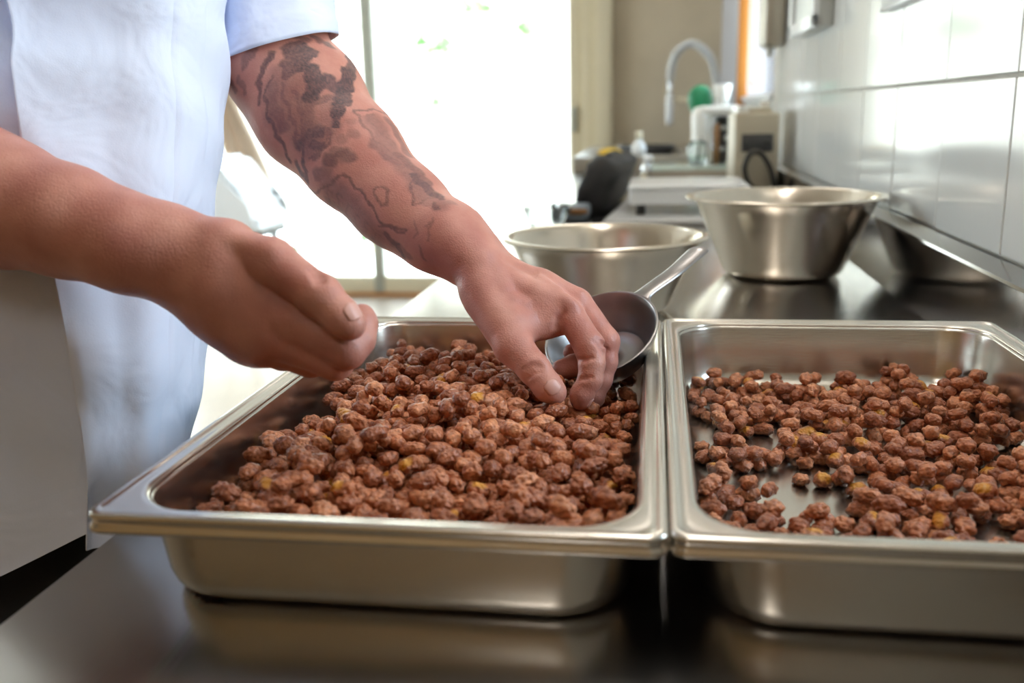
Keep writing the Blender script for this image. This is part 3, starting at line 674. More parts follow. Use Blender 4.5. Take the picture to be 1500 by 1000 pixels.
# ------------------------------------------------------------------ sugared peanuts
def ico(sub):
    bm = bmesh.new(); bmesh.ops.create_icosphere(bm, subdivisions=sub, radius=1.0)
    v = np.array([x.co[:] for x in bm.verts]); f = np.array([[w.index for w in x.verts] for x in bm.faces]); bm.free(); return v, f
def nut_shape(seed, sub, bare):
    R = np.random.RandomState(seed); v, f = ico(sub); v = v.copy()
    ax = np.array([R.uniform(0.0070, 0.0112), R.uniform(0.0060, 0.0074), R.uniform(0.0056, 0.0070)])*R.uniform(0.86, 1.12)
    C = R.normal(size=(52, 3)); C /= np.linalg.norm(C, axis=1)[:, None]; A = R.uniform(0.04, 0.27, 52); W = R.uniform(0.20, 0.44, 52)
    d = np.linalg.norm(v[:, None]-C[None], axis=2); bump = (A*np.clip(1-(d/W)**2, 0, 1)).max(1)
    C2 = R.normal(size=(150, 3)); C2 /= np.linalg.norm(C2, axis=1)[:, None]
    d2 = np.linalg.norm(v[:, None]-C2[None], axis=2); bump2 = (0.075*np.clip(1-(d2/0.2)**2, 0, 1)).max(1)
    b = np.zeros(len(v))
    if bare:
        dr = np.array([R.uniform(-0.7, 0.7), R.uniform(-0.7, 0.7), 0.8]); dr /= np.linalg.norm(dr)
        b = np.clip((v@dr-0.55+0.12*np.sin(v[:, 0]*7+seed))/0.12, 0, 1)
    waist = 1-R.uniform(0.04, 0.20)*np.exp(-(v[:, 0]/0.35)**2)
    r = (0.86+(bump+bump2)*(1-0.8*b))[:, None]*np.stack([np.ones(len(v)), waist, waist], 1)
    return v*r*ax, f, b, ax
NV = 16
SHAPES = [nut_shape(100+i, 3, i >= 12) for i in range(NV)]
HI = [nut_shape(100+i, 4, i >= 12) for i in range(NV)]
NUT_ME = []
for i in range(NV):
    v, f, b, ax = HI[i]
    me = bpy.data.meshes.new('sugared_peanut'); me.from_pydata(v.tolist(), [], f.tolist()); me.update(); me.materials.append(M['nut'])
    me.polygons.foreach_set('use_smooth', np.ones(len(f), bool))
    at1 = me.attributes.new('bare', 'FLOAT', 'POINT'); at1.data.foreach_set('value', b.astype(np.float32)); NUT_ME.append(me)

def eul(rx, ry, rz): return np.array((Matrix.Rotation(rz, 3, 'Z') @ Matrix.Rotation(ry, 3, 'Y') @ Matrix.Rotation(rx, 3, 'X')))

G = 0.001
class Tray:
    """Height field of one pan in pan coordinates; nuts are dropped onto it one by one."""
    def __init__(s, pan, base):
        s.pan = pan; s.nx, s.ny = int(PW/G), int(PD/G)
        X, Y = np.meshgrid((np.arange(s.nx)+0.5)*G, (np.arange(s.ny)+0.5)*G, indexing='ij'); s.X, s.Y = X, Y
        rc = 0.062; qx = np.abs(X-PW/2)-(PW/2-rc); qy = np.abs(Y-PD/2)-(PD/2-rc)
        e = rc-np.hypot(np.maximum(qx, 0), np.maximum(qy, 0))-np.minimum(np.maximum(qx, qy), 0)   # distance in from the rounded outline
        s.e = e; s.H = np.maximum(base(X, Y), np.where(e < 0.030, -0.063+np.clip((0.030-e)/0.009, 0, 1)**2*0.012, -0.063)); s.H[e < 0.0195] = 0.05
        s.nuts = []
    def drop(s, x, y, k, R, sink=0.0016, zmax=None):
        ax = SHAPES[k][3]*1.02; rz = R.uniform(0, 6.28); m = int(0.0115/G)
        i0, j0 = int(x/G), int(y/G); a, b = max(0, i0-m), min(s.nx, i0+m+1); c, d = max(0, j0-m), min(s.ny, j0+m+1)
        dx = s.X[a:b, c:d]-x; dy = s.Y[a:b, c:d]-y; u = dx*math.cos(rz)+dy*math.sin(rz); w = -dx*math.sin(rz)+dy*math.cos(rz)
        q = 1-(u/ax[0])**2-(w/ax[1])**2; ok = q > 0.05; h = ax[2]*np.sqrt(np.clip(q, 0, 1)); H = s.H[a:b, c:d]
        if (H[ok] > 0.03).any(): return None
        z = float((H+h)[ok].max())-sink
        if zmax is not None and z > zmax: return None
        gx, gy = 0.0, 0.0
        s.H[a:b, c:d] = np.where(ok, np.maximum(H, z+h*0.92), H)
        s.nuts.append([x, y, z, k, R.uniform(-0.5, 0.5), R.uniform(-0.5, 0.5), rz]); return z
R = np.random.RandomState(12)
def smooth(a, b, x): t = np.clip((x-a)/(b-a), 0, 1); return t*t*(3-2*t)
def target_left(X, Y):            # surface of the heap in the left pan, pan coordinates
    t = -0.020 + 0.010*np.sin(X*19+1)*np.sin(Y*15+0.5)*0.5
    t += 0.006*np.exp(-((X-0.17)/0.07)**2-((Y-0.22)/0.09)**2)+0.004*np.exp(-((X-0.08)/0.05)**2-((Y-0.36)/0.06)**2)
    t -= 0.026*smooth(0.375, 0.505, Y); t -= 0.023*np.exp(-((X-0.252)/0.046)**2-((Y-0.285)/0.066)**2)   # hollow where the fingers dig
    t -= 0.020*np.exp(-((X-0.300)/0.022)**2)*smooth(0.06, 0.2, Y)
    t -= 0.034*(1-smooth(0.012, 0.072, X-0.17*np.clip(0.16-Y, 0, 0.16))); t -= 0.012*(1-smooth(0.02, 0.07, Y))
    return np.maximum(t, -0.056)
def base_left(X, Y): return np.maximum(target_left(X, Y)-0.017, -0.0635)
TL = Tray(LP, base_left); base_mound = TL.H.copy()
tgt = target_left(TL.X, TL.Y)
fails = 0
for it in range(2600):
    best = None
    for c in range(14):
        x, y = R.uniform(0.026, PW-0.026), R.uniform(0.026, PD-0.026); i, j = int(x/G), int(y/G)
        g = TL.H[max(0, i-5):i+6, max(0, j-5):j+6].mean()-tgt[i, j] if tgt[i, j] > -0.0505 else 1.0
        if best is None or g < best[0]: best = (g, x, y)
    if best[0] > -0.0058: fails += 1
    else: TL.drop(best[1], best[2], int(R.choice(NV, p=[0.078]*12+[0.016]*4)), R)
    if fails > 40: break
# the right pan: one loose layer with bare patches, some nuts on top
BARE = [(0.069, 0.232, 0.030, 0.026), (0.106, 0.200, 0.030, 0.034), (0.110, 0.255, 0.040, 0.012), (0.275, 0.300, 0.036, 0.022), (0.155, 0.505, 0.075, 0.030), (0.305, 0.50, 0.03, 0.02), (0.075, 0.315, 0.022, 0.018), (0.215, 0.150, 0.020, 0.014), (0.028, 0.34, 0.016, 0.03)]
TR = Tray(RP, lambda X, Y: np.full_like(X, -0.0635))
def bare(x, y): return any(((x-a)/c)**2+((y-b)/d)**2 < 1 for a, b, c, d in BARE)
for layer, (n, cap) in enumerate(((2600, -0.0525), (420, -0.041), (160, -0.032))):
    for it in range(n):
        x, y = R.uniform(0.026, PW-0.026), R.uniform(0.028, PD-0.034)
        if bare(x, y): continue
        if layer and not (0.05 < y < 0.50): continue
        if layer == 2 and not (y > 0.33 and x > 0.13): continue
        if layer == 1 and y < 0.2 and R.uniform() < 0.5: continue
        if layer == 0:
            i, j = int(x/G), int(y/G)
            if TR.H[max(0, i-4):i+5, max(0, j-4):j+5].max() > -0.0575: continue
        TR.drop(x, y, int(R.choice(NV, p=[0.0745]*12+[0.0265]*4)), R, 0.0012, cap)
# which ones show largest: those on top, nearest the camera
def world_nuts(T):
    x0, y0, rz = T.pan; c, s = math.cos(rz), math.sin(rz); out = []
    for n in T.nuts:
        i, j = int(n[0]/G), int(n[1]/G)
        cover = T.H[i, j]-(n[2]+SHAPES[n[3]][3][2]*0.92)
        w = np.array((x0+c*n[0]-s*n[1], y0+s*n[0]+c*n[1], RIM+n[2]))
        v = w-CAM; dz = v@FW; px, py = 750+FPX*(v@RT)/dz, 500-FPX*(v@UP)/dz
        out.append(dict(w=w, k=n[3], r=(n[4]*0.6, n[5]*0.6, n[6]), top=cover < 0.002, d=dz, inv=-20 < px < 1520, pan=T))
    return out
ALL = world_nuts(TL)
hd = SKIN.eval(np.array([n['w'] for n in ALL]))                       # nothing lies inside the fingers
ALL = [n for n, d in zip(ALL, hd) if d > 0.0055]
Cc, Ca, Cn = SCOOP
def in_cup(w_): v = w_-Cc; h = v@Cn; return -0.044 < h < 0.004 and np.linalg.norm(v-h*Cn) < 0.058+h*0.35
ALL = [n for n in ALL if not in_cup(n['w'])]+world_nuts(TR)
cand = sorted([n for n in ALL if n['top'] and n['inv']], key=lambda n: n['d'])
def pick(T, n): return [c for c in cand if c['pan'] is T][:n]
chosen = pick(TL, 190)+pick(TR, 120)
ids = {id(c) for c in chosen}
for n in chosen:
    o = bpy.data.objects.new('sugared_peanut', NUT_ME[n['k']]); COL.objects.link(o)
    o.location = n['w']; o.rotation_euler = n['r']
    x, y = n['w'][0], n['w'][1]; ax = SHAPES[n['k']][3]; vol = float(np.prod(ax))*1e7
    skin_ = ('small ' if vol < 3.0 else 'large ' if vol > 4.3 else '')+('oblong ' if ax[0] > 1.3*ax[1] else 'round ')+( 'part-bare yellow' if n['k'] >= 12 else 'sugar-coated')
    if n['pan'] is TL:
        wx = 'at the outer side' if x < -0.23 else ('beside the other pan' if x > -0.06 else 'in the middle')
        wy = 'along the near rim' if y < 0.56 else ('behind the near row' if y < 0.64 else 'towards the hands')
        lab = '%s peanut, heaped pan, %s, %s' % (skin_, wx, wy)
    else:
        wx = 'by the heaped pan' if x < 0.12 else ('in the middle' if x < 0.23 else 'by the tiled wall')
        wy = 'along the near rim' if y < 0.60 else ('a few rows in' if y < 0.70 else 'halfway back')
        lab = '%s peanut, sparse pan, %s, %s' % (skin_, wx, wy)
    tag(o, lab, 'peanut', lab.replace('peanut', 'peanuts', 1))
def joined(name, nuts, label, extra=None):
    V = []; F = []; B = []; T = []; k = 0
    for n in nuts:
        v, f, b, _ = SHAPES[n['k']]; V.append(v@eul(*n['r']).T+n['w']); F.append(f+k); k += len(v); B.append(b); T.append(np.full(len(v), R.uniform()))
    if extra: V.append(extra[0]); F.append(extra[1]+k); B.append(np.zeros(len(extra[0]))); T.append(np.full(len(extra[0]), 0.05))
    V = np.concatenate(V); F = np.concatenate(F); me = bpy.data.meshes.new(name)
    me.vertices.add(len(V)); me.vertices.foreach_set('co', V.astype(np.float32).ravel())
    me.loops.add(F.size); me.loops.foreach_set('vertex_index', F.astype(np.int32).ravel())
    me.polygons.add(len(F)); me.polygons.foreach_set('loop_start', np.arange(0, F.size, 3, dtype=np.int32)); me.polygons.foreach_set('use_smooth', np.ones(len(F), bool))
    me.update(calc_edges=True)
    for nm, d in (('bare', B), ('tint', T)):
        a_ = me.attributes.new(nm, 'FLOAT', 'POINT'); a_.data.foreach_set('value', np.concatenate(d).astype(np.float32))
    return tag(link(name, me, M['nut']), label, 'peanuts', None, 'stuff')
st = 5; gi = np.arange(22, TL.nx-22, st); gj = np.arange(22, TL.ny-22, st); c, s = math.cos(LP[2]), math.sin(LP[2])
mv = np.array([(LP[0]+c*TL.X[i, j]-s*TL.Y[i, j], LP[1]+s*TL.X[i, j]+c*TL.Y[i, j], RIM+base_mound[i, j]-0.001) for i in gi for j in gj])
q = np.array([(a*len(gj)+b, (a+1)*len(gj)+b, (a+1)*len(gj)+b+1, a*len(gj)+b+1) for a in range(len(gi)-1) for b in range(len(gj)-1)])
inn = np.array([TL.e[i, j] > 0.0245 for i in gi for j in gj]); q = q[inn[q].all(1)]
mf = np.concatenate([q[:, [0, 1, 2]], q[:, [0, 2, 3]]])
joined('sugared_peanuts', [n for n in ALL if id(n) not in ids and n['pan'] is TL], 'the rest of the sugared peanuts heaped in the pan under the hands', (mv, mf))
joined('sugared_peanuts', [n for n in ALL if id(n) not in ids and n['pan'] is TR], 'the farther sugared peanuts spread over the sparse pan by the wall')

V, F = surface(SKIN, (-0.80, 0.46, RIM-0.26), (0.02, 1.10, RIM+0.82), 0.0017)
person = empty('person', (-0.50, 0.78, 0.0), 'person in a white short-sleeved shirt picking over peanuts with both hands, one forearm tattooed', 'person')
me = bpy.data.meshes.new('body'); me.from_pydata(V.tolist(), [], F.tolist()); me.update(); me.polygons.foreach_set('use_smooth', np.ones(len(F), bool))

# ink on the left forearm: strokes laid out in image pixels, then baked to arm coordinates (position along the arm, angle about it)
TATTOO = [
    (0.85, 9, 3, [(0.677,-0.177),(0.841,-0.226),(1.028,-0.157)]),
    (0.9, 7, 3, [(0.703,-0.388),(0.9,-0.458),(1.047,-0.239)]),
    (0.75, 7, 3, [(0.84,0.019),(1.045,0.072)]),
    (0.92, 10, 3, [(1.178,-0.294),(1.353,-0.255),(1.409,0.004)]),
    (0.8, 7, 3, [(1.339,-0.469),(1.466,-0.501)]),
    (0.7, 2.5, 2, [(0.605,0.145),(0.697,0.375),(0.816,0.582),(0.997,0.717)]),
    (0.8, 3, 2, [(0.623,0.131),(0.739,0.384)]),
    (0.7, 2, 1.5, [(0.887,0.365),(1.018,0.587),(1.248,0.764),(1.508,0.909),(1.718,1.159)]),
    (0.5, 6, 4, [(1.003,0.372),(1.206,0.577),(1.466,0.688)]),
    (0.6, 2, 1.5, [(1.07,0.245),(1.29,0.402),(1.533,0.533),(1.731,0.808)]),
    (0.55, 8, 5, [(1.414,0.158),(1.623,0.34),(1.81,0.604)]),
    (0.6, 2, 1.5, [(1.241,0.147),(1.44,0.27),(1.631,0.478)]),
    (0.65, 4, 2, [(1.508,0.136),(1.526,-0.065),(1.559,-0.251)]),
    (0.55, 2, 1.5, [(1.522,-0.421),(1.687,-0.156),(1.871,0.022),(2.004,0.398)]),
    (0.75, 5, 3, [(1.749,0.792),(1.74,0.482),(1.874,0.269)]),
    (0.7, 6, 3, [(1.876,0.535),(2.005,0.473)]),
    (0.8, 4, 2, [(1.825,1.136),(1.94,1.197)]),
    (0.75, 2.5, 1.5, [(1.77,0.702),(1.974,1.043),(2.013,1.264)]),
    (0.6, 2, 1.5, [(1.638,0.722),(1.719,0.342),(1.909,0.117),(2.037,0.255),(2.047,0.568),(1.952,0.785)]),
    (0.34, 12, 14, [(0.972,0.232),(1.28,0.549)]),
    (0.38, 14, 14, [(1.171,0.056),(1.589,0.411),(1.838,0.537)]),
    (0.3, 10, 12, [(1.635,-0.168),(1.944,0.169)]),
    (0.35, 10, 12, [(2.314,0.932),(2.758,0.988),(3.079,1.128)]),
    (0.38, 10, 12, [(2.132,-0.793),(2.626,-0.662),(3.108,-0.569)]),
    (0.3, 8, 10, [(3.163,-0.4),(3.457,-0.547)]),
    (0.85, 7, 2, [(0.936,-1.37),(1.18,-1.297),(1.343,-1.015)]),
    (0.93, 10, 2, [(1.297,-1.048),(1.455,-0.828),(1.579,-0.555)]),
    (0.93, 8, 2, [(1.567,-0.527),(1.694,-0.346),(1.809,-0.145)]),
    (0.85, 3, 1.5, [(1.635,-0.704),(1.765,-0.458)]),
    (0.9, 5, 2, [(1.815,-0.157),(1.9,-0.038)]),
    (0.7, 5, 3, [(0.63,-0.799),(0.72,-0.856)]),
    (0.75, 5, 3, [(0.736,-0.993),(0.805,-0.983)]),
    (0.6, 4, 3, [(0.545,-0.457),(0.64,-0.572)]),
    (0.5, 5, 4, [(0.467,0.573),(0.401,0.35)]),
    (0.55, 3, 2, [(0.487,0.639),(0.492,0.41)]),
    (0.4, 3, 2, [(0.36,1.069),(0.562,1.056)]),
    (0.4, 3, 2, [(0.54,0.846),(0.719,0.909)]),
    (0.45, 7, 4, [(2.147,0.839),(2.17,0.809)]),
    (0.6, 7, 4, [(2.167,0.512),(2.189,0.487)]),
    (0.6, 7, 4, [(2.233,0.285),(2.255,0.261)]),
    (0.6, 6, 4, [(2.306,0.201),(2.329,0.176)]),
    (0.45, 4, 4, [(2.141,0.282),(2.163,0.258)]),
    (0.3, 5, 4, [(2.114,0.046),(2.137,0.022)]),
    (0.3, 5, 4, [(2.134,-0.189),(2.157,-0.214)]),
    (0.2, 5, 4, [(1.988,-0.283),(2.023,-0.31)]),
    (0.4, 6, 4, [(2.21,0.766),(2.232,0.738)]),
    (0.6, 1.4, 1.2, [(2.054,1.37),(2.213,1.193),(2.391,0.547),(2.582,0.582),(2.801,0.577),(3.054,0.749),(3.347,0.657)]),
    (0.4, 6, 4, [(2.328,1.252),(2.397,1.296)]),
    (0.5, 1.3, 1.2, [(2.353,1.37),(2.315,0.974),(2.384,0.993)]),
    (0.4, 6, 4, [(2.454,1.248),(2.523,1.291)]),
    (0.5, 1.3, 1.2, [(2.479,1.37),(2.441,0.965),(2.51,0.984)]),
    (0.4, 6, 4, [(2.598,1.297),(2.667,1.353)]),
    (0.5, 1.3, 1.2, [(2.623,1.37),(2.585,0.983),(2.654,1.004)]),
    (0.4, 6, 4, [(2.76,1.319),(2.829,1.37)]),
    (0.5, 1.3, 1.2, [(2.784,1.37),(2.747,0.984),(2.816,1.006)]),
    (0.4, 6, 4, [(2.904,1.37),(2.974,1.37)]),
    (0.5, 1.3, 1.2, [(2.929,1.37),(2.891,1.005),(2.961,1.029)]),
    (0.4, 6, 4, [(3.007,1.37),(3.077,1.37)]),
    (0.5, 1.3, 1.2, [(3.027,1.37),(3,1.015),(3.068,1.058)]),
    (0.7, 4, 2, [(3.156,0.97),(3.325,1.037),(3.416,1.256)]),
    (0.6, 2, 1.5, [(3.071,0.816),(3.231,0.62),(3.343,0.564)]),
    (0.35, 5, 4, [(3.225,1.066),(3.488,1.079)]),
    (0.5, 1.3, 1.2, [(2.787,0.306),(2.803,0.154),(2.901,0.14),(2.984,0.286),(2.962,0.466),(2.87,0.458),(2.787,0.306)]),
    (0.6, 1.4, 1.2, [(1.878,-0.513),(1.918,-0.897),(1.968,-1.37)]),
    (0.5, 1.4, 1.2, [(1.878,-0.513),(2.135,-0.5),(2.326,-0.488),(2.522,-0.608)]),
    (0.45, 6, 4, [(2.045,-0.788),(2.253,-0.843),(2.439,-0.823)]),
    (0.5, 6, 4, [(2.129,-1.239),(2.39,-1.242),(2.611,-1.115)]),
    (0.5, 1.4, 1.2, [(2.046,-0.695),(2.26,-0.694),(2.392,-0.885)]),
    (0.55, 7, 4, [(2.607,-0.779),(2.857,-0.793),(3.1,-0.795)]),
    (0.75, 7, 3, [(2.958,-0.617),(3.139,-0.657),(3.344,-0.745)]),
    (0.6, 1.5, 1.2, [(2.846,-0.752),(3.041,-0.394),(3.239,-0.086)]),
    (0.5, 1.3, 1.2, [(3.239,-0.086),(3.344,-0.745)]),
    (0.65, 4, 3, [(3.42,-0.41),(3.466,-0.406)]),
    (0.3, 5, 4, [(3.307,-0.307),(3.502,-0.804)]),
    (0.45, 5, 4, [(2.368,-0.398),(2.685,-0.516)]),
    (0.35, 1.2, 1.1, [(3.663,0.336),(3.537,-0.122),(3.561,0.118)]),
    (0.3, 1.2, 1.1, [(3.384,0.242),(3.482,0.311),(3.496,0.501)]),
    (0.4, 2, 1.5, [(3.61,0.649),(3.725,0.824)]),
    (0.5, 1.5, 1.3, [(2.57,-0.411),(2.582,-0.413)]),
]

axp = np.array([A(398, 60, .928), A(455, 140, .914), A(522, 220, .895), A(603, 303, .870), A(690, 380, .845)]); axr = np.array((.031, .044, .040, .030, .025))*1.0
def arm_uv(P):
    best = np.full(len(P), 9.0); U = np.zeros(len(P)); TH = np.zeros(len(P)); RR = np.full(len(P), .03); nseg = len(axp)-1
    for i in range(nseg):
        a, b = axp[i], axp[i+1]; d = b-a; t = ((P-a)@d)/(d@d); lo_, hi_ = (-9 if i == 0 else 0), (9 if i == nseg-1 else 1); tc = np.clip(t, lo_, hi_)
        r = P-(a+tc[:, None]*d); dist = np.linalg.norm(r, axis=1); dn = d/np.linalg.norm(d)
        toward = (CAM-(a+b)/2); toward = toward-dn*(toward@dn); toward /= np.linalg.norm(toward); side = np.cross(dn, toward)
        up = dist < best; best[up] = dist[up]; U[up] = (i+tc)[up]; TH[up] = np.arctan2(r@side, r@toward)[up]; RR[up] = dist[up]
    return U, TH, RR
near_arm = np.linalg.norm(V-axp[2], axis=1) < 0.22; near_arm &= V[:, 1] > 0.70
ink = np.zeros(len(V)); U, TH, RR = arm_uv(V[near_arm]); seglen = np.linalg.norm(axp[1]-axp[0])
X = U*seglen; Yv = TH*0.038
X, Yv = X+0.0011*np.sin(Yv*430+X*170)+0.0003*np.sin(Yv*1100+1+X*300), Yv+0.0011*np.sin(X*390+2)+0.0003*np.sin(X*980+Yv*500); acc = np.zeros(len(U))
SIGN = 1.0
for v, w, so, pts in TATTOO:
    w, so = w*0.00060, so*0.00060; q = [(a*seglen, SIGN*b*0.038) for a, b in pts]; D = np.full(len(U), 1.0)
    for (ax_, ay_), (bx_, by_) in zip(q[:-1], q[1:]):
        dx, dy = bx_-ax_, by_-ay_; t = np.clip(((X-ax_)*dx+(Yv-ay_)*dy)/(dx*dx+dy*dy+1e-12), 0, 1); D = np.minimum(D, np.hypot(X-ax_-t*dx, Yv-ay_-t*dy))
    acc = np.maximum(acc, v*np.clip((w+so-D)/so, 0, 1))
mott = 0.86+0.14*np.sin(X*900+np.sin(Yv*1300)*2)*np.sin(Yv*1100+X*400)
ink[near_arm] = np.clip(acc**0.85*mott, 0, 1)*0.96
ia = me.attributes.new('ink', 'FLOAT', 'POINT'); ia.data.foreach_set('value', ink.astype(np.float32))
body = link('body', me, M['skin'], person)


# fingernails: thin curved plates lying on the finger tips
def nail(tip, back, face, length, width, label, start=0.028):
    """tip/back: points on the finger axis; face: direction the nail looks."""
    t = (tip-back)/np.linalg.norm(tip-back); n = face-t*(face@t); n /= np.linalg.norm(n); s = np.cross(t, n); V_ = []; nu, nv = 8, 8
    for i in range(nu+1):
        u = i/nu; c = tip+t*(length*(u-1)+0.0035); ww = width*0.5*(1-0.9*abs(2*u-1)**5)
        for j in range(nv+1):
            a = (j/nv*2-1); p = c+s*a*ww+n*start
            for _ in range(12): p = p-n*SKIN.eval(p[None])[0]*0.8
            V_.append(p+n*(0.0005-0.0003*abs(a)**3))
    F_ = [(i*(nv+1)+j, i*(nv+1)+j+1, (i+1)*(nv+1)+j+1, (i+1)*(nv+1)+j) for i in range(nu) for j in range(nv)]
    o = mesh('fingernail', V_, F_, M['nail'], body); md = o.modifiers.new('t', 'SOLIDIFY'); md.thickness = 0.0006; o['label'] = label; return o
cv_ = -FW
nail(A(812, 575, .772), A(783, 541, .777), cv_*0.9+UP*0.35-RT*0.1, .0125, .0135, 'short pale thumb nail of the tattooed arm')
nail(A(850, 586, .800), A(865, 555, .797), RT*0.9-UP*0.15+cv_*0.25, .0100, .0105, 'short nail of the digging forefinger', 0.0125)
nail(A(513, 476, .604), A(470, 434, .608), cv_*0.55+RT*0.55+UP*0.25, .0120, .0130, 'short pale thumb nail of the closed hand')
nail(A(866, 589, .826), A(880, 556, .826), RT*0.9-UP*0.1, .0095, .0100, 'short nail of the digging middle finger', 0.0125)

# hair
bm = bmesh.new(); bmesh.ops.create_uvsphere(bm, u_segments=32, v_segments=20, radius=1.0)
for v in bm.verts:
    k = 1+0.03*math.sin(v.co.x*23)*math.sin(v.co.y*19+v.co.z*11); v.co = Vector(HC)+Vector((-.022, 0, .034))+Vector((v.co.x*.094*k, v.co.y*.090*k, max(v.co.z, -0.45+0.9*max(0, v.co.x)+0.2*abs(v.co.x))*.088*k))
from_bm('hair', bm, M['hair'], person, True)

# ---- shirt: rings of control points from the shoulders down to the hem
def w(px, py, s): return tuple(at(px, py, s))
ROWS = [  # front edge, front, placket, silhouette, far side, back, back, near side, near fold
 [(-.50, .73, RIM+.545), (-.455, .75, RIM+.545), (-.425, .78, RIM+.545), (-.44, .83, RIM+.55), (-.48, .85, RIM+.555), (-.53, .83, RIM+.56), (-.55, .79, RIM+.56), (-.54, .745, RIM+.555), (-.52, .73, RIM+.55)],
 [(-.50, .62, RIM+.485), (-.42, .67, RIM+.475), (-.385, .77, RIM+.47), (-.36, .93, RIM+.475), (-.43, 1.00, RIM+.475), (-.57, .95, RIM+.49), (-.63, .80, RIM+.50), (-.64, .66, RIM+.49), (-.57, .59, RIM+.48)],
 [w(2, -20, .70), w(130, -20, .728), w(250, -20, .76), w(338, -20, .85), (-.45, .945, RIM+.33), (-.58, .93, RIM+.33), (-.645, .80, RIM+.33), (-.61, .69, RIM+.33), (-.53, .685, RIM+.32)],
 [w(16, 100, .70), w(140, 100, .727), w(251, 100, .755), w(335, 75, .85), (-.45, .92, RIM+.26), (-.58, .91, RIM+.26), (-.65, .79, RIM+.26), (-.61, .68, RIM+.26), (-.525, .672, RIM+.26)],
 [w(34, 220, .70), w(145, 220, .724), w(252, 220, .752), w(322, 220, .842), (-.45, .90, RIM+.18), (-.59, .89, RIM+.18), (-.65, .78, RIM+.18), (-.61, .67, RIM+.18), (-.52, .660, RIM+.19)],
 [w(76, 395, .70), w(160, 395, .720), w(249, 395, .745), w(307, 395, .838), (-.46, .87, RIM+.09), (-.60, .87, RIM+.09), (-.66, .77, RIM+.09), (-.61, .652, RIM+.09), (-.512, .638, RIM+.10)],
 [w(104, 540, .70), w(170, 550, .717), w(243, 560, .738), w(295, 560, .832), (-.47, .84, RIM+.0), (-.61, .85, RIM+.0), (-.67, .75, RIM+.0), (-.61, .63, RIM+.0), (-.500, .616, RIM+.01)],
 [w(126, 690, .70), w(176, 690, .714), w(236, 690, .733), w(280, 690, .825), (-.48, .81, RIM-.065), (-.62, .82, RIM-.07), (-.68, .73, RIM-.07), (-.615, .618, RIM-.075), (-.492, .600, RIM-.06)],
 [w(127, 806, .70), w(172, 800, .711), w(228, 800, .728), w(262, 780, .82), (-.49, .78, RIM-.125), (-.63, .80, RIM-.13), (-.69, .72, RIM-.14), (-.620, .608, RIM-.145), (-.472, .590, RIM-.098)],
]
RW = np.array(ROWS, float)
for i in range(2, 9):
    RW[i, 8] = RW[i, 0]+np.array((.004, .014, 0)); RW[i, 7, 1] = RW[i, 0, 1]-.004; RW[i, 7, 0] = -.58; RW[i, 6, 1] = RW[i, 0, 1]+.06
RW[0, 8] = RW[0, 0]+np.array((0, .004, 0)); RW[1, 8] = RW[1, 0]+np.array((.004, .010, 0))
RW[8, 8, 2] += .012; RW[8, 7, 2] -= .01
nr, nc = RW.shape[:2]
def fold(P, seed, amp):
    x = P[..., 0]+P[..., 1]; z = P[..., 2]; y = P[..., 1]
    return amp*(0.55*np.sin(y*55+4*np.sin(z*9+seed)+seed)*np.clip(1.2-(z-RIM+.12)*2.2, .25, 1)+0.5*np.sin((z*38-y*24)+2.2*np.sin(y*16+seed))+0.3*np.sin(z*75+y*40+seed*2))
def panel(name, cols, per, m, parent, seed, amp, lift=0.0):
    P = RW[:, cols]; P = np.stack([spline(P[:, j], 9) for j in range(P.shape[1])], 1); P = np.stack([spline(P[i], per) for i in range(P.shape[0])], 0)
    a, b = P.shape[:2]; du = np.gradient(P, axis=1); dv = np.gradient(P, axis=0); N = np.cross(dv, du); N /= np.linalg.norm(N, axis=2, keepdims=True)+1e-9
    ctr = np.array((-.53, .78, 0)); out = P-ctr; out[..., 2] = 0; sg = np.sign((N*out).sum(2, keepdims=True)); N = N*sg
    u = np.linspace(0, 1, b)[None, :]; ed = np.minimum(1, np.minimum(u, 1-u)*14)
    P = P+N*(fold(P, seed, amp)*ed+lift)[..., None]
    F_ = [(i*b+j, i*b+j+1, (i+1)*b+j+1, (i+1)*b+j) for i in range(a-1) for j in range(b-1)]
    o = mesh(name, P.reshape(-1, 3), F_, m, parent); md = o.modifiers.new('cloth', 'SOLIDIFY'); md.thickness = 0.0016; md.offset = 0
    return o, P, N
shirt = bpy.data.objects.new('shirt', None); COL.objects.link(shirt); shirt.parent = person; shirt.location = -person.location; shirt.empty_display_size = .05
fr, FP, FN = panel('front_panel', [0, 1, 2, 3, 4], 16, M['cloth'], shirt, 1.0, 0.0048)
bk, BP, BN = panel('back_panel', [4, 5, 6, 7, 8], 12, M['cloth'], shirt, 2.3, 0.0045)
# button band: a slightly raised strip along the placket, stitched edge and hems
c0 = 32; S_ = FP[:, c0:c0+9]; Nn = FN[:, c0:c0+9]; a, b = S_.shape[:2]; pr = np.array([0.0, .0016, .0018, .0016, .0016, .0016, .0016, .0012, 0.0])
Pb = S_+Nn*pr[None, :, None]*1.6
o = mesh('button_band', Pb.reshape(-1, 3), [(i*b+j, i*b+j+1, (i+1)*b+j+1, (i+1)*b+j) for i in range(a-1) for j in range(b-1)], M['cloth'], shirt)
def hem(P, N, name):
    E = P[-9:]+N[-9:]*np.array([0, .0010, .0013, .0012, .0012, .0012, .0012, .0014, .0016])[:, None, None]; a, b = E.shape[:2]
    mesh(name, E.reshape(-1, 3), [(i*b+j, i*b+j+1, (i+1)*b+j+1, (i+1)*b+j) for i in range(a-1) for j in range(b-1)], M['cloth'], shirt)
hem(FP, FN, 'front_hem'); hem(BP, BN, 'back_hem')
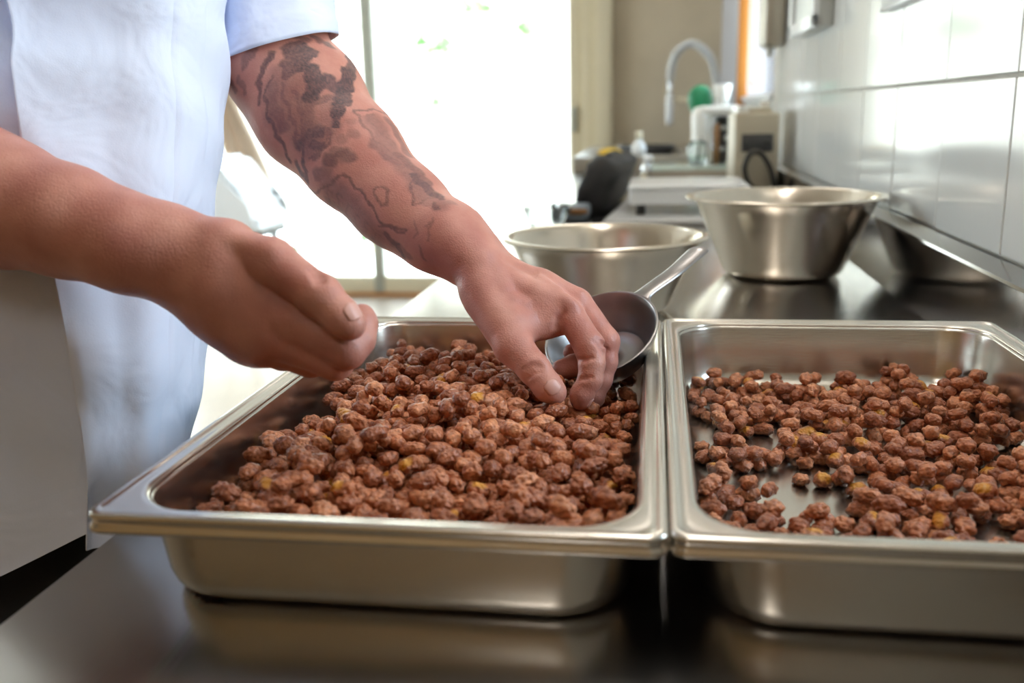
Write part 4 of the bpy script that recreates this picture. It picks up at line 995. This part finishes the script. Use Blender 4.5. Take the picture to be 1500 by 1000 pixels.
def sleeve(name, stations, flat, cuff_tilt=0.0):
    V_ = []; n = 40; C = spline([s[0] for s in stations], 8); Rr = spline([(s[1], 0, 0) for s in stations], 8)[:, 0]; N_ = len(C)
    for i in range(N_):
        t = C[min(i+1, N_-1)]-C[max(i-1, 0)]; t /= np.linalg.norm(t); e = flat-t*(flat@t); e /= np.linalg.norm(e); g_ = np.cross(t, e); u = i/(N_-1)
        for k in range(n):
            a_ = 2*math.pi*k/n; r = Rr[i]*(1+0.035*math.sin(3*a_+5*u)*(u)+0.02*math.sin(7*a_+9*u)); z = 0.0016 if u > 0.88 else 0
            sk_ = cuff_tilt*max(0, (u-0.5)/0.5)**1.5; V_.append(C[i]+e*math.cos(a_)*(r+z)+g_*math.sin(a_)*(r*0.94+z)+t*r*sk_*(-0.13*math.cos(a_)+0.32*math.sin(a_)))
    for i in (0, 1, 2):                                            # cloth turned inside at the cuff
        base = V_[(N_-1)*n:N_*n]; t = C[-1]-C[-2]; t /= np.linalg.norm(t)
        for k in range(n): p = base[k]; V_.append(C[-1]+(p-C[-1])*(0.985-0.004*i)-t*0.012*(i))
    M_ = N_+3; F_ = [(i*n+k, i*n+(k+1) % n, (i+1)*n+(k+1) % n, (i+1)*n+k) for i in range(M_-1) for k in range(n)]
    mesh(name, V_, F_, M['cloth'], shirt)
sleeve('sleeve', [(SH_L+np.array((-.05, -.045, .035)), .056), (SH_L+np.array((.0, -.005, .0)), .066), (A(388, -170, .938), .064), (A(394, -70, .932), .062), (A(402, 18, .926), .0605), (A(409, 73, .922), .0588)], RT, 1.0)
sleeve('sleeve', [(SH_R+np.array((.0, .045, .035)), .056), (SH_R, .066), (A(-192, 60, .668), .062), (A(-200, 125, .667), .061)], RT)
# collar
tube('collar', [tuple(Z(-.475+.062*math.cos(a), .79+.062*math.sin(a), .548+.012*math.cos(a*2))) for a in [2*math.pi*k/24 for k in range(24)]], 0.012, M['cloth'], shirt, 10, True)

# ---- black trousers and shoes
def loft(name, rings, m, parent, n=28):
    V_ = []
    for c, a, b in rings:
        for k in range(n): t = 2*math.pi*k/n; V_.append((c[0]+a*math.cos(t), c[1]+b*math.sin(t), c[2]))
    F_ = [(i*n+k, i*n+(k+1) % n, (i+1)*n+(k+1) % n, (i+1)*n+k) for i in range(len(rings)-1) for k in range(n)]+[tuple(range(n)), tuple((len(rings)-1)*n+k for k in range(n))[::-1]]
    return mesh(name, V_, F_, m, parent)
tr = bpy.data.objects.new('trousers', None); COL.objects.link(tr); tr.parent = person; tr.location = -person.location; tr.empty_display_size = .05
loft('hip', [((-.535, .745, RIM+.0), .085, .095), ((-.54, .735, RIM-.10), .105, .108), ((-.535, .73, RIM-.20), .125, .128), ((-.53, .73, RIM-.28), .122, .135)], M['black_cloth'], tr)
for sy in (-1, 1):
    loft('trouser_leg', [((-.53, .725+sy*.065, RIM-.20), .115, .090), ((-.525, .725+sy*.085, RIM-.40), .098, .088), ((-.52, .73+sy*.10, RIM-.60), .075, .072), ((-.54, .73+sy*.11, RIM-.80), .068, .066), ((-.54, .73+sy*.11, .07), .062, .060)], M['black_cloth'], tr)
    loft('shoe', [((-.49, .73+sy*.115, .0), .135, .048), ((-.49, .73+sy*.115, .022), .135, .048), ((-.50, .73+sy*.115, .05), .115, .045), ((-.535, .73+sy*.115, .085), .065, .045)], M['black_rubber'], tr)

# ------------------------------------------------------------------ things at the far end of the worktop
ZT = 0.9005
def on_top(px, py, z=ZT):
    d = at(px, py, 1.0)-CAM; return CAM+d*((z-CAM[2])/d[2])
def at_y(px, py, y):
    d = at(px, py, 1.0)-CAM; return CAM+d*(y/d[1])
# white board and the pale tray lying across its far end
b = empty('cutting_board', (-0.01, 2.70, ZT), 'thin white board lying flat on the worktop behind the low bowl', 'board')
bm = bmesh.new()
bq = [(-0.125, 2.36), (0.20, 2.36), (0.20, 3.20), (-0.062, 3.25)]
vs = [bm.verts.new((x, y, z)) for z in (ZT, ZT+0.014) for x, y in bq]
for q in ((0, 1, 2, 3), (7, 6, 5, 4)): bm.faces.new([vs[i] for i in q])
for k in range(4): bm.faces.new((vs[k], vs[k+4], vs[(k+1) % 4+4], vs[(k+1) % 4]))
bmesh.ops.bevel(bm, geom=list(bm.edges), offset=0.004, segments=2, affect='EDGES')
from_bm('board_sheet', bm, M['board'], b, True, 40)
t = empty('raised_tray', (0.086, 2.60, ZT+0.015), 'pale raised tray on short feet standing on the white board', 'tray')
box('tray_box', (0.086, 2.62, RIM-0.004), (0.298, 0.34, 0.038), M['white_paint'], t, bevel=0.009, seg=3)
box('tray_lid', (0.086, 2.62, RIM+0.019), (0.304, 0.346, 0.009), M['white_paint'], t, bevel=0.004)
for sx in (-0.12, 0.12):
    for sy in (-0.13, 0.13): lathe('foot', [(0.001, 0), (0.012, 0), (0.012, 0.028), (0.001, 0.028)], (0.086+sx, 2.62+sy, ZT+0.0142), M['black_rubber'], t, 14)
# clear glass bowl
g = empty('glass_bowl', (-0.245, 2.2, ZT), 'small clear glass bowl between the low steel bowl and the black bag', 'bowl')
lathe('glass_wall', [(0.001, 0.0005), (0.024, 0.0005), (0.030, 0.004), (0.046, 0.03), (0.057, 0.064), (0.0585, 0.066), (0.055, 0.064), (0.043, 0.03), (0.027, 0.008), (0.001, 0.007)], (-0.245, 2.2, ZT), M['cup_glass'], g, 48)
# black bag behind a grey-blue case
k = empty('case', (-0.20, 2.52, ZT), 'low grey-blue case with a brown strap in front of the black bag', 'case')
box('case_box', (-0.215, 2.50, ZT+0.020), (0.090, 0.12, 0.040), M['grey_blue'], k, rz=-0.08, bevel=0.010, seg=3)
box('strap', (-0.190, 2.436, ZT+0.028), (0.045, 0.010, 0.014), M['brown'], k, rz=-0.08, bevel=0.003)
lathe('stud', [(0.001, 0.014), (0.008, 0.011), (0.011, 0.0), (0.010, -0.004), (0.001, -0.004)], (-0.236, 2.436, ZT+0.028), M['chrome'], k, 20, Matrix.Rotation(math.radians(90), 3, 'X'))
bagroot = empty('bag', (-0.19, 2.85, ZT), 'black padded bag with a lumpy top lying along the white board', 'bag')
bm = bmesh.new(); bmesh.ops.create_cube(bm, size=1.0); bmesh.ops.subdivide_edges(bm, edges=list(bm.edges), cuts=6, use_grid_fill=True)
for v in bm.verts:
    p_ = v.co.copy(); n = p_.normalized()*0.62; p_ = p_*0.66+n*0.34; h = 0.5+p_.z
    v.co = Vector((-0.158+p_.x*0.088+0.045*h+0.045*p_.y, 2.86+p_.y*0.56+0.05*p_.x, ZT+0.002+max(0, h)*0.150*(1-0.25*max(0, p_.x))))
    v.co += Vector((0.004*math.sin(v.co.z*70), 0.004*math.sin(v.co.x*60), 0.006*math.sin(v.co.x*75+v.co.y*16+1)*h))
from_bm('bag_body', bm, M['bag'], bagroot, True)
tube('bag_seam', spline([(-0.205, 2.61, ZT+0.05), (-0.185, 2.588, ZT+0.06), (-0.155, 2.585, ZT+0.055), (-0.130, 2.60, ZT+0.045)], 6), 0.004, M['bag'], bagroot, 8)
tube('bag_handle', spline([(-0.140, 2.70, ZT+0.135), (-0.135, 2.72, ZT+0.152), (-0.125, 2.76, ZT+0.152), (-0.120, 2.80, ZT+0.135)], 6), 0.007, M['bag'], bagroot, 8)
# beige appliance
ap = empty('appliance', (0.275, 2.95, ZT), 'beige metal appliance with a dark panel and black cable by the wall', 'appliance')
ax0, ax1, ay, az = 0.224, 0.348, 2.82, ZT+0.262
box('shell', ((ax0+ax1)/2, ay+0.13, (ZT+az)/2), (ax1-ax0, 0.26, az-ZT), M['beige_shell'], ap, bevel=0.008, seg=3)
box('lid', ((ax0+ax1)/2+0.008, ay+0.14, az+0.006), (ax1-ax0-0.05, 0.20, 0.014), M['beige_shell'], ap, bevel=0.005)
pn = box('control_panel', ((ax0+ax1)/2+0.002, ay-0.002, az-0.083), (0.088, 0.010, 0.050), M['dark_panel'], ap, bevel=0.003)
for dx in (-0.03, 0.028): lathe('knob', [(0.001, 0.009), (0.006, 0.008), (0.007, 0.0)], ((ax0+ax1)/2+dx, ay-0.007, az-0.083), M['black_rubber'], pn, 16, Matrix.Rotation(math.radians(90), 3, 'X'))
for sx in (ax0+0.02, ax1-0.02):
    for sy in (ay+0.02, ay+0.24): lathe('foot', [(0.001, 0), (0.010, 0), (0.010, 0.006), (0.001, 0.006)], (sx, sy, ZT-0.0003), M['black_rubber'], ap, 12)
cab = [(0.285, ay-0.004, ZT+0.045), (0.262, ay-0.020, ZT+0.075), (0.252, ay-0.035, ZT+0.115), (0.266, ay-0.045, ZT+0.150), (0.294, ay-0.045, ZT+0.150), (0.322, ay-0.040, ZT+0.110), (0.338, ay-0.040, ZT+0.05), (0.342, ay-0.03, ZT+0.012), (0.335, ay-0.02, ZT+0.009)]
tube('cable', spline(cab, 8), 0.0075, M['black_rubber'], ap, 10)
# small things lying on the appliance
tg = box('paper_packet', (0.243, ay+0.05, az+0.010), (0.032, 0.07, 0.019), M['white_plastic'], None, rz=0.2, bevel=0.004); tag(tg, 'small white paper packet on the outer corner of the beige appliance', 'packet')
tg = box('paper_packet', (0.322, ay+0.16, az+0.0235), (0.030, 0.06, 0.019), M['white_plastic'], None, rz=-0.1, bevel=0.004); tag(tg, 'small white paper packet on the appliance beside the wall', 'packet')
# counter scale with a pale green glass plate, and the white machine standing on its far end
sc = empty('counter_scale', (0.13, 3.52, ZT), 'wide low scale with a pale green glass top behind the tray', 'scale')
box('base_box', (0.128, 3.52, ZT+0.016), (0.32, 0.40, 0.030), M['dark_panel'], sc, bevel=0.006)
box('platform', (0.135, 3.53, ZT+0.052), (0.33, 0.44, 0.040), M['sink'], sc, bevel=0.008)
box('glass_plate', (0.135, 3.54, ZT+0.076), (0.325, 0.43, 0.008), M['glass_green'], sc, bevel=0.003)
for i, (dx, dz, r) in enumerate([(-0.012, 0.055, 0.013), (-0.004, 0.084, 0.018), (0.003, 0.115, 0.016)]):
    lathe('dial', [(0.001, r), (r*0.6, r*0.8), (r, 0.2*r), (r, -0.5*r), (0.001, -0.5*r)], (-0.022+dx, 3.30, ZT+dz), (M['cream'], M['chrome'], M['white_paint'])[i], sc, 20, Matrix.Rotation(math.radians(60), 3, 'X'))
wm = empty('white_machine', (0.20, 3.62, ZT+0.081), 'white kitchen machine with a top arm and green cap beside the beige appliance', 'machine')
zc = ZT+0.0805
lathe('column', [(0.001, 0), (0.042, 0.0), (0.043, 0.02), (0.037, 0.05), (0.036, 0.11), (0.039, 0.16), (0.036, 0.185), (0.026, 0.20), (0.001, 0.205)], (0.170, 3.62, zc), M['white_plastic'], wm, 36)
bm = bmesh.new(); bm_box(bm, (0.235, 3.62, zc+0.188), (0.150, 0.075, 0.034), bevel=0.014, seg=3); from_bm('top_arm', bm, M['white_plastic'], wm, True)
lathe('motor', [(0.001, 0), (0.034, 0), (0.036, 0.02), (0.034, 0.05), (0.037, 0.10), (0.030, 0.165), (0.001, 0.168)], (0.250, 3.66, zc), M['dark_panel'], wm, 28)
lathe('copper_pipe', [(0.001, 0), (0.010, 0), (0.010, 0.14), (0.001, 0.142)], (0.222, 3.600, zc), M['brown'], wm, 16)
for i, (x, z) in enumerate([(0.245, 0.05), (0.257, 0.09), (0.247, 0.125)]): lathe('switch', [(0.001, 0.008), (0.008, 0.006), (0.009, 0)], (x, 3.618, zc+z), M['chrome'], wm, 14, Matrix.Rotation(math.radians(90), 3, 'X'))
bm = bmesh.new(); bmesh.ops.create_uvsphere(bm, u_segments=24, v_segments=14, radius=1.0)
for v in bm.verts: v.co = Vector((0.163+v.co.x*0.045*(1+.1*v.co.z), 3.66+v.co.y*0.04, zc+0.222+v.co.z*0.058))
from_bm('green_cap', bm, M['green'], wm, True)
lathe('hopper', [(0.001, 0.0), (0.022, 0), (0.026, 0.03), (0.034, 0.075), (0.032, 0.076), (0.024, 0.03), (0.001, 0.02)], (0.240, 3.63, zc+0.204), M['white_plastic'], wm, 28)
# kneading pot on the scale plate front
pc = empty('glass_jar', (0.165, 3.50, ZT+0.081), 'clear jar with a dark stem in front of the white machine', 'jar')
lathe('jar_wall', [(0.001, 0), (0.030, 0), (0.034, 0.01), (0.036, 0.06), (0.028, 0.085), (0.026, 0.085), (0.033, 0.06), (0.031, 0.008), (0.001, 0.005)], (0.150, 3.47, zc), M['cup_glass'], pc, 32)
tube('stem', [(0.150, 3.47, zc+0.008), (0.155, 3.47, zc+0.06), (0.162, 3.47, zc+0.10)], [0.004, 0.003, 0.003], M['dark_panel'], pc, 8)
# sink unit with the sprung tap
sk = empty('sink_rim', (-0.05, 5.2, ZT), 'raised dull sink rim at the far end of the worktop', 'sink')
bm = bmesh.new()
for lo, hi in (((-0.365, 4.35, ZT), (0.20, 4.45, ZT+0.075)), ((-0.365, 5.55, ZT), (0.20, 5.65, ZT+0.075)), ((-0.365, 4.45, ZT), (-0.27, 5.55, ZT+0.075)), ((0.13, 4.45, ZT), (0.20, 5.55, ZT+0.075))):
    bm_box(bm, [(a+b)/2 for a, b in zip(lo, hi)], [b-a for a, b in zip(lo, hi)], bevel=0.008)
from_bm('rim_frame', bm, M['sink'], sk, True, 35)
fa = empty('spray_tap', (0.265, 5.0, ZT), 'tall chrome tap with a sprung hose loop and spray head by the taupe wall', 'tap')
Yf = 5.0
def fp(px, py): return tuple(at_y(px, py, Yf))
base_p = np.array(fp(1050, 160)); 
lathe('tap_base', [(0.001, 0), (0.032, 0), (0.032, 0.012), (0.020, 0.02), (0.019, base_p[2]-ZT-0.06), (0.001, base_p[2]-ZT-0.06)], (base_p[0], Yf, ZT), M['chrome'], fa, 24)
loop = spline([(base_p[0], Yf, ZT+0.03), fp(1051, 150), fp(1049, 115), fp(1040, 84), fp(1016, 64), fp(993, 76), fp(984, 100), fp(982.5, 118)], 14)
tube('hose', loop, 0.012, M['grey_metal'], fa, 12)
L = [0.0]
for i in range(1, len(loop)): L.append(L[-1]+np.linalg.norm(loop[i]-loop[i-1]))
turns = int(L[-1]/0.014); hel = []
for i in range(turns*10+1):
    s = L[-1]*i/(turns*10); j = max(1, int(np.searchsorted(L, s))); j = min(j, len(loop)-1); a = (s-L[j-1])/(L[j]-L[j-1]+1e-9); c = loop[j-1]*(1-a)+loop[j]*a
    tg_ = loop[j]-loop[j-1]; tg_ /= np.linalg.norm(tg_); e1 = np.array((0, 1.0, 0)); e2 = np.cross(tg_, e1); ph = 2*math.pi*i/10
    hel.append(c+(e1*math.cos(ph)+e2*math.sin(ph))*0.0205)
tube('spring', hel, 0.0034, M['chrome'], fa, 5)
hd = np.array(fp(982, 118)); he = np.array(fp(980.5, 183))
tube('spray_neck', [hd, hd*0.65+he*0.35], 0.013, M['chrome'], fa, 14)
tube('spray_head', [hd*0.7+he*0.3, hd*0.62+he*0.38, hd*0.1+he*0.9, he], [0.015, 0.021, 0.020, 0.016], M['white_paint'], fa, 18)
tube('bracket', [fp(985, 146), fp(1050, 143)], 0.012, M['cream'], fa, 10)
pot = empty('frying_pan', (-0.04, 5.0, ZT), 'dark shallow pan sitting in the sink under the spray head', 'pan')
lathe('pan_shell', [(0.001, 0.0), (0.11, 0.0), (0.14, 0.085), (0.143, 0.10), (0.139, 0.10), (0.107, 0.006), (0.001, 0.006)], (-0.04, 5.0, ZT), M['dark_panel'], pot, 36)
lm = bmesh.new(); bmesh.ops.create_uvsphere(lm, u_segments=16, v_segments=10, radius=1.0)
for v in lm.verts: v.co = Vector((-0.20+v.co.x*0.055, 4.40+v.co.y*0.03, ZT+0.092+v.co.z*0.018))
o = from_bm('sponge', lm, M['yellow'], None, True); tag(o, 'yellow sponge on the front of the sink rim', 'sponge')
bo = empty('soap_bottle', (-0.07, 4.40, ZT+0.0755), 'white bottle standing on the sink rim beside the yellow sponge', 'bottle')
lathe('bottle', [(0.001, 0), (0.030, 0), (0.032, 0.008), (0.032, 0.045), (0.014, 0.065), (0.013, 0.075), (0.001, 0.076)], (-0.07, 4.40, ZT+0.0755), M['white_plastic'], bo, 24)
lathe('cap', [(0.001, 0), (0.016, 0), (0.016, 0.03), (0.001, 0.031)], (-0.07, 4.40, ZT+0.150), M['cream'], bo, 16)
# fixtures on the tiled wall
pd = empty('paper_dispenser', (XW, 2.52, RIM+0.35), 'grey wall dispenser with a white front frame high on the tiles', 'dispenser')
y0, y1, z0 = 2.30, 2.70, RIM+0.385
box('dispenser_case', (XW-0.016, (y0+y1)/2, z0+0.2), (0.034, y1-y0, 0.40), M['grey_metal'], pd, bevel=0.006)
bm = bmesh.new()
for lo, hi in (((y0, z0), (y1, z0+0.03)), ((y0, z0+0.37), (y1, z0+0.40)), ((y0, z0), (y0+0.03, z0+0.40)), ((y1-0.03, z0), (y1, z0+0.40))):
    bm_box(bm, (XW-0.038, (lo[0]+hi[0])/2, (lo[1]+hi[1])/2), (0.014, hi[0]-lo[0], hi[1]-lo[1]), bevel=0.004)
from_bm('front_frame', bm, M['white_paint'], pd, True, 35)
sd = empty('soap_dispenser', (XW, 3.18, RIM+0.40), 'dull grey soap dispenser on the wall beyond the paper dispenser', 'dispenser')
bm = bmesh.new(); bm_box(bm, (XW-0.034, 3.17, RIM+0.52), (0.068, 0.16, 0.26), bevel=0.02, seg=3); from_bm('soap_case', bm, M['sink'], sd, True)
lathe('nozzle', [(0.001, -0.028), (0.010, -0.028), (0.012, 0.0), (0.001, 0.0)], (XW-0.04, 3.17, RIM+0.392), M['white_plastic'], sd, 14)
pl = empty('wall_plate', (XW, 1.62, RIM+0.37), 'plain grey plate fixed to the tiles above the tall bowl', 'plate')
box('plate_sheet', (XW-0.006, 1.60, RIM+0.50), (0.012, 0.36, 0.25), M['grey_metal'], pl, bevel=0.003)
box('plate_edge', (XW-0.007, 1.60, RIM+0.370), (0.015, 0.36, 0.010), M['white_paint'], pl, bevel=0.003)
tg = tube('window_cord', spline([(XW-0.004, 4.05, ZC-0.2), (XW-0.008, 4.12, RIM+0.9), (XW-0.006, 4.08, RIM+0.6), (XW-0.008, 4.02, RIM+0.30)], 8), 0.005, M['sink'], None, 8)
tag(tg, 'thin dark cord hanging beside the orange window stile', 'cord')
